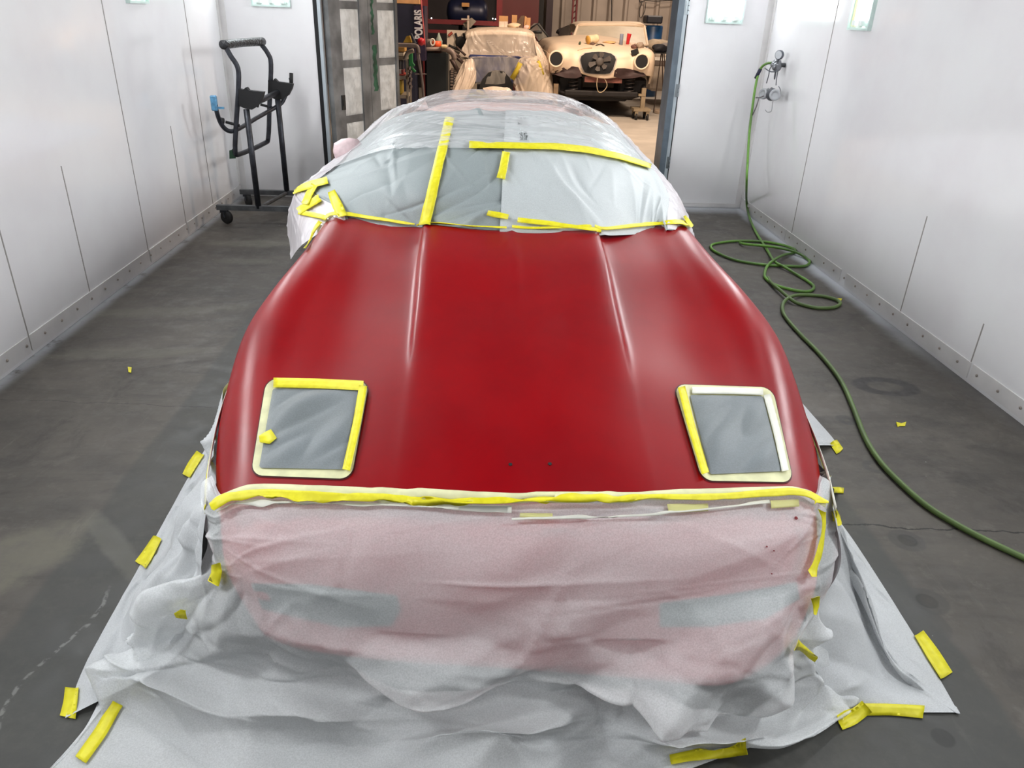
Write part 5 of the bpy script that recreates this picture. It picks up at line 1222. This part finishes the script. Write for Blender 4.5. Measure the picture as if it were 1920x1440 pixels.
# ================================================================== film-wrapped car
WF = m_film('shop_car_film', .60, (226, 212, 196), (4, 3, 1.2))
WFd = m_film('shop_car_film_dense', .86, (226, 208, 190), (5, 3, 1.5))
YW = 15.2
wc = thing('wrapped_car', (.65, 17, 0), 'old car body wrapped in clear film with bare tires, left of the cream coupe', 'car')
def WP(x, y, Y=YW): return AY(x, y, Y)
BLUEB = simple('dark_blue_body', (46, 56, 100), .35, .1, .3, 4)
a = WP(878, 105); c = WP(1005, 165)
MB().box((a[0], YW+.55, c[2]), (WP(1000, 110)[0], YW+.65, a[2]), .03).build('firewall', BLUEB, wc)
q = MB(); pts_ = [(900,160),(905,148),(916,136),(930,132),(945,134),(956,146),(962,160),(962,172),(898,172)]; P3 = [WP(x_, y_, YW+.35) for x_, y_ in pts_]; n = len(P3); v = P3+[p_+np.array([0, .15, 0]) for p_ in P3]
q.raw(v, [tuple(range(n)), tuple(range(2*n-1, n-1, -1))]+[(i, n+i, n+(i+1) % n, (i+1) % n) for i in range(n)]).build('bell_housing', simple('near_black_housing', (22, 22, 24), .6), wc)
# cab: roof and windows
roofp = [[(873,62),(885,58),(900,55.5),(940,54.5),(980,56.5),(995,60),(1003,66)]]
r0 = [WP(x_, y_+2, YW+1.0) for x_, y_ in roofp[0]]; r1 = [p_+np.array([0, .35, .05]) for p_ in r0]; r2 = [p_+np.array([0, 1.6, .03]) for p_ in r0]
rfm = simple('cream_roof', (212, 194, 174), .5)
o_ = add('roof', loft(np.array([[p_+np.array([0, -.03, -.08]) for p_ in r0], r0, r1, r2]), 28, 14).reshape(-1, 3), gfaces(14, 28), rfm, wc); s_ = o_.modifiers.new('t', 'SOLIDIFY'); s_.thickness = .03
cab_b = MB(); P3 = [WP(x_, y_, YW+1.02) for x_, y_ in ((875,64),(998,66),(1008,104),(876,104))]; v = P3+[p_+np.array([0, 1.5, 0]) for p_ in P3]
cab_b.raw(v, [(0,1,2,3), (7,6,5,4), (0,4,5,1), (1,5,6,2), (2,6,7,3), (3,7,4,0)]).build('cab', simple('dark_grey_cab', (66, 64, 68), .4), wc)
def tire(px, r, w_, nm='tire'):
    p = WP(px, 150); q = MB().lathe([(r*.55, -w_/2), (r*.9, -w_/2), (r, -w_*.35), (r, w_*.35), (r*.9, w_/2), (r*.55, w_/2)], (p[0], YW+.34, r), (1, 0, 0), 36)
    t = q.build(nm, RUBBER, wc, True); g = MB()
    for k in range(44):
        an = k*2*math.pi/44
        for s in (-1, 0, 1):
            an2 = an+(.07 if s else 0); c_ = np.array([p[0]+s*w_*.26, YW+.34+math.cos(an2)*(r+.004), r+math.sin(an2)*(r+.004)])
            ta = np.array([0, -math.sin(an2), math.cos(an2)])*.018; ra = np.array([0, math.cos(an2), math.sin(an2)])*.012; xa_ = np.array([w_*.10, 0, 0])
            vv_ = [c_+xa_*i_+ta*j_+ra*k_ for k_ in (-1, 1) for j_ in (-1, 1) for i_ in (-1, 1)]
            g.raw(vv_, [(0,2,3,1),(4,5,7,6),(0,1,5,4),(2,6,7,3),(0,4,6,2),(1,3,7,5)])
    g.build('tread', simple('dusty_tread', (88, 76, 68), .8), t)
tire(1005, .40, .20); tire(854, .40, .26)
q = MB(); q.box((WP(885, 180)[0], YW+.2, .30), (WP(990, 180)[0], YW+.3, .36)); q.tube([WP(880, 178, YW+.1), WP(912, 176, YW+.1)], .04, 8); q.build('front_axle', simple('yellow_green_axle', (150, 150, 50), .5), wc)
q = MB(); q.tube([WP(960, 148), WP(972, 128), WP(976, 118)], .05, 8); q.tube([WP(1009, 114), WP(1018, 140)], .03, 8); q.tube([WP(893, 172), WP(910, 176)], .04, 8); q.build('yellow_tape_wrap', simple('dusty_yellow', (186, 166, 50), .6), wc, True)
# film
def filmrows(rows, nu, nv, mat, seed, amp, cnt, nm='film_cover', yoff=0., spread=.8, ang=1.5, L=(.15, .6)):
    A = loft(np.array([[WP(x_, y_, Y_) for x_, y_, Y_ in r] for r in rows]), nu, nv); N = gnormals(A); N = N*np.sign((N*(CC-A)).sum(2, keepdims=True))
    H = creases(nv, nu, 1.6, 1.2, seed, cnt, amp, L, (.012, .05), ang, spread); A = A+N*H[..., None]
    return add(nm, A.reshape(-1, 3), gfaces(nv, nu), mat, wc)
Y = YW
filmrows([[(880,60,Y+.9),(900,57,Y+.85),(940,56,Y+.8),(985,60,Y+.85),(1002,66,Y+1.)], [(872,80,Y+.85),(895,80,Y+.8),(940,80,Y+.75),(985,82,Y+.8),(1006,88,Y+.9)], [(862,100,Y+.75),(890,103,Y+.7),(940,104,Y+.65),(985,104,Y+.7),(1010,104,Y+.8)], [(858,106,Y+.5),(885,108,Y+.4),(940,107,Y+.4),(985,108,Y+.4),(1012,112,Y+.5)]], 90, 60, m_film('windscreen_film', .48, (226, 210, 194), (4, 3, 1.2)), 3, .03, 40, spread=1.2)
filmrows([[(884,106,Y+.45),(920,106,Y+.4),(950,106,Y+.4),(980,112,Y+.4)], [(888,130,Y+.42),(915,130,Y+.36),(945,130,Y+.36),(966,130,Y+.4)], [(893,158,Y+.4),(915,158,Y+.34),(938,158,Y+.34),(958,152,Y+.38)]], 60, 40, m_film('engine_bay_film', .22, (220, 214, 206), (4, 3, 1.2)), 4, .02, 20)
filmrows([[(868,112,Y+.3),(878,110,Y+.1),(886,110,Y+.1),(890,116,Y+.3)], [(862,130,Y+.1),(874,128,Y-.05),(888,130,Y-.05),(893,140,Y+.1)], [(850,155,Y),(866,150,Y-.1),(882,150,Y-.1),(890,156,Y)], [(838,182,Y-.05),(852,186,Y-.15),(868,188,Y-.15),(880,172,Y)]], 50, 50, WFd, 6, .03, 26)
filmrows([[(985,104,Y+.4),(1000,106,Y+.35),(1012,104,Y+.4),(1020,110,Y+.6)], [(970,118,Y+.2),(988,112,Y+.0),(1010,118,Y+.0),(1026,124,Y+.4)], [(962,150,Y+.1),(985,140,Y-.12),(1012,140,Y-.1),(1034,150,Y+.3)], [(968,182,Y+.0),(990,184,Y-.15),(1014,186,Y-.12),(1040,188,Y+.2)]], 60, 50, m_film('fender_film', .50, (232, 214, 194), (4, 3, 1.5)), 7, .05, 40, spread=3.)
filmrows([[(1000,66,Y+1.0),(1008,80,Y+1.1),(1012,90,Y+1.3)], [(1008,104,Y+.7),(1020,104,Y+.8),(1028,112,Y+1.)], [(1018,130,Y+.4),(1030,126,Y+.5),(1034,134,Y+.7)], [(1014,186,Y+.1),(1028,187,Y+.2),(1040,188,Y+.3)]], 40, 60, WFd, 8, .03, 24)
filmrows([[(905,165,Y-.02),(925,162,Y-.05),(955,165,Y-.02)], [(912,175,Y-.08),(930,172,Y-.12),(960,172,Y-.05)], [(916,184,Y-.05),(935,186,Y-.1),(962,184,Y-.05)]], 30, 20, WFd, 9, .02, 12)
# boxes on its roof
rz = lambda px, Y_: 0
def onroof(nm, p0, p1, mat, label, cat, Y_=YW+1.5, dep=.15): return bx(nm, p0, p1, Y_, dep, mat, label, cat)
def box2(px0, py0, px1, py1, label, lb=None, Y_=YW+1.5, split=None):
    a = AY(px0, py0, Y_); c = AY(px1, py1, Y_); t = thing('cardboard_box', ((a[0]+c[0])/2, Y_+.06, c[2]), label, 'box')
    MB().box((a[0], Y_, c[2]), (c[0], Y_+.14, a[2])).build('carton', CARD, t)
    if split: MB().box((a[0]+.002, Y_-.004, c[2]+.001), (c[0]-.002, Y_-.0005, AY(px0, split, Y_)[2])).build('white_label', simple('white_carton_label', (222, 206, 190), .7), t)
box2(936, 29.5, 945.5, 53, 'tall brown box with white lower half on the wrapped car roof, leftmost', split=40)
box2(946, 30, 952, 53, 'narrow brown box with white lower half, second from the left on the wrapped car roof', split=40)
box2(960, 28, 969, 53, 'plain brown box standing behind the cream bag on the wrapped car roof', Y_=YW+1.65)
box2(987, 33, 994, 54, 'brown box at the right end of the row on the wrapped car roof', Y_=YW+1.55)
for (pl, mat, lab) in (([(967,45),(977,30),(983,29),(980,54),(974,54)], simple('dark_brown_box', (92, 70, 52), .7), 'dark brown tilted box on the wrapped car roof'), ([(982,54),(984,30),(988,32),(984,54)], CARD, 'thin cardboard sheet leaning beside the dark tilted box')):
    P3 = [AY(x_, y_, YW+1.5) for x_, y_ in pl]; n = len(P3); v = P3+[p_+np.array([0, .12, 0]) for p_ in P3]
    MB().raw(v, [tuple(range(n)), tuple(range(2*n-1, n-1, -1))]+[(i, n+i, n+(i+1) % n, (i+1) % n) for i in range(n)]).build('tilted_carton', mat, label=lab, cat='box')
lump('cloth_bag', 964, 53, .12, (222, 200, 168), 'cream cloth bag among the boxes on the wrapped car roof', 'bag', (1., .6, .42), Y=YW+1.35)
lump('pink_paper', 987, 55, .05, (226, 188, 176), 'crumpled pinkish paper at the foot of the right box', 'paper', (1., .6, .8), Y=YW+1.35)
q = MB().box(tuple(AY(931, 54, YW+1.3)), tuple(AY(945, 51.5, YW+1.3)+np.array([0, .1, 0]))); q.build('white_strip', simple('white_strip', (214, 200, 188), .6), label='flat white strip at the left of the boxes on the roof', cat='strip')
# ---- film-covered convertible between the two, far behind
sv_ = thing('silver_car', (1.9, 18.9, 0), 'silver car body showing between the wrapped car and the cream coupe', 'car')
SIL = simple('dusty_silver_body', (176, 164, 154), .4, .2, .06, 3)
for (p0, p1, dep, nm) in (((1008, 80.5), (1075, 98), 2.6, 'body_side'), ((1010, 99), (1075, 140), 2.4, 'door_panel')):
    a = AY(p0[0], p0[1], 19.9); c = AY(p1[0], p1[1], 19.9); MB().box((a[0], 19.9, max(.3, c[2])), (c[0]+.3, 20.5, a[2]), .05).build(nm, SIL, sv_)
a = AY(1018, 95, 19.85); c = AY(1042, 97, 19.85); MB().box((a[0], 19.86, c[2]), (c[0], 19.9, a[2])).build('trim_strip', BLACK, sv_)
for xx in (1.1, 2.6): MB().lathe([(.2, -.09), (.31, -.1), (.33, 0), (.31, .1), (.2, .09)], (xx, 20.2, .33), (0, 1, 0), 20).build('wheel', RUBBER, sv_, True)
P3 = [AY(x_, y_, 20.0) for x_, y_ in ((990,54),(1002,43),(1011,43.5),(1037,80),(1012,80),(1003,66))]; n = len(P3); v = P3+[p_+np.array([0, .4, 0]) for p_ in P3]
fo = MB().raw(v, [tuple(range(n)), tuple(range(2*n-1, n-1, -1))]+[(i, n+i, n+(i+1) % n, (i+1) % n) for i in range(n)]).build('film_tent', m_film('tent_film', .45, (206, 200, 188), (3, 3, 1)), sv_)
q = MB(); q.tube([AY(992, 55, 19.98), AY(1008, 44, 19.98), AY(1037, 80, 19.98)], .02, 8); q.tube([AY(1000, 60, 19.98), AY(1016, 60, 19.98)], .03, 6); q.build('windshield_bow', simple('dark_bow', (60, 60, 62), .5), sv_, True)
for k, (px_, py_, r_) in enumerate(((1046, 80, .2), (1062, 80, .22))):
    lump('film_heap', px_, py_, r_, (214, 196, 178), ('left', 'right')[k]+' heap of pale film on the silver car beside the cream coupe', 'film', (1.1, .8, .35), Y=20.2, seed=k)
bx('tool_chest', (1056, 62), (1072, 76), 21.0, .4, MAR, 'dark red tool chest in front of the corrugated wall', 'tool chest', bev=.02, zfloor=.0)
lump('dark_bag', 1053, 66, .14, (40, 34, 36), 'dark bag slumped beside the red tool chest', 'bag', (.9, .6, .6), Y=20.9)
# ---- right edge: box, barrel, clutter, trestle
bx('black_case', (1213.5, 28.5), (1242, 45), 20.0, .5, simple('black_blue_case', (26, 28, 38), .5), 'black plastic case on top of the blue barrel', 'case', bev=.03)
a = AY(1231, 48, 20.); r_ = (AY(1248, 60, 20.)[0]-AY(1214, 60, 20.)[0])/2; MB().lathe([(r_*.95, 0), (r_, .03), (r_, .3), (r_*1.02, .33), (r_, .36), (r_, .9), (r_*1.02, .93), (r_, .96), (r_, a[2]-.03), (r_*.93, a[2])], (a[0], 20.3, 0), (0, 0, 1), 28).build('blue_barrel', simple('barrel_blue', (26, 68, 112), .4, 0, .12), label='blue drum under the black case at the right of the doorway', cat='drum', smooth=True)
sh_ = thing('white_car_behind', (4.6, 18.2, 0), 'pale car flank seen past the right side of the cream coupe', 'car')
a = AY(1226, 98, 17.6); c = AY(1262, 140, 17.6)
MB().box((a[0], 17.6, .35), (c[0]+.5, 19.4, a[2]), .06).build('body', simple('pale_silver_flank', (170, 158, 146), .4, .1), sh_); MB().box((a[0], 17.57, AY(1230, 113, 17.6)[2]), (c[0]+.5, 17.6, AY(1230, 107, 17.6)[2])).build('trim_strip', simple('bright_trim', (222, 216, 208), .3), sh_)
MB().box((a[0], 17.57, AY(1230, 122, 17.6)[2]), (c[0]+.5, 17.6, AY(1230, 114, 17.6)[2])).build('painted_recess_shade', simple('brown_grey_band', (96, 84, 78), .5), sh_)  # dark band set on the flank, shade of a recess painted in
for xx in (5.2,): MB().lathe([(.2, -.09), (.31, -.1), (.33, 0), (.31, .1), (.2, .09)], (xx, 17.9, .33), (0, 1, 0), 20).build('wheel', RUBBER, sh_, True)
tr_ = thing('trestle_table', tuple(AY(1241, 150, 16.6)*np.array([1,1,0])), 'thin-legged black trestle holding black clutter beside the door jamb', 'trestle')
for (p0, p1) in (((1240, 100), (1229, 178)), ((1242, 100), (1249, 160)), ((1245, 100), (1256, 176))):
    A0 = AY(*p0, 16.6); A1 = AY(*p1, 16.6); A1[2] = 0.01; MB().tube([A0, A1], .012, 6).build('leg', simple('brown_black_steel', (62, 50, 44), .5, .3), tr_)
a = AY(1224, 98, 16.6); c = AY(1262, 101, 16.6); MB().box((a[0], 16.45, c[2]), (c[0], 16.85, a[2])).build('top', BLACK, tr_)
lump('black_clamp', 1236, 99, .14, (26, 26, 34), 'black power tool on the thin-legged trestle', 'tool', (1.1, .6, .6), Y=16.6, seed=3)
lump('grey_hose_bundle', 1246, 98, .11, (128, 122, 120), 'grey bundle beside the black tool on the trestle', 'bundle', (1., .6, .8), Y=16.7, seed=4)
lump('canvas_heap', 1232, 98, .26, (176, 160, 140), 'beige canvas heap on the pale car right of the coupe windshield', 'canvas', (1.1, .7, .5), Y=17.9, seed=5)
q = MB()
for k in range(3): q.tube([AY(1230+9*math.cos(t)+k, 186+3.5*math.sin(t)+k, 17.0)*np.array([1, 0, 0])+np.array([0, 16.6+.25*math.sin(t)+k*.05, .02+k*.012]) for t in np.linspace(0, 2*math.pi, 15)[:-1]], .010, 6, closed=True)
q.build('coiled_cord', simple('pale_cord', (170, 150, 130), .6), label='pale coiled cord on the shop floor behind the dolly', cat='cord', smooth=True)

# ------------------------------------------------------------------ world and view
w = bpy.data.worlds.new('world'); SC.world = w; w.use_nodes = True; w.node_tree.nodes['Background'].inputs[0].default_value = (.5, .5, .52, 1); w.node_tree.nodes['Background'].inputs[1].default_value = .1
SC.view_settings.view_transform = 'Standard'; SC.view_settings.look = 'None'; SC.view_settings.gamma = 1; SC.view_settings.exposure = EXPO
try:
    SC.view_settings.use_curve_mapping = False
    SC.cycles.use_denoising = True; SC.cycles.max_bounces = 7; SC.cycles.diffuse_bounces = 5; SC.cycles.adaptive_threshold = .02; SC.cycles.transparent_max_bounces = 16; SC.cycles.caustics_reflective = False; SC.cycles.caustics_refractive = False; SC.cycles.sample_clamp_indirect = 6
except Exception: pass
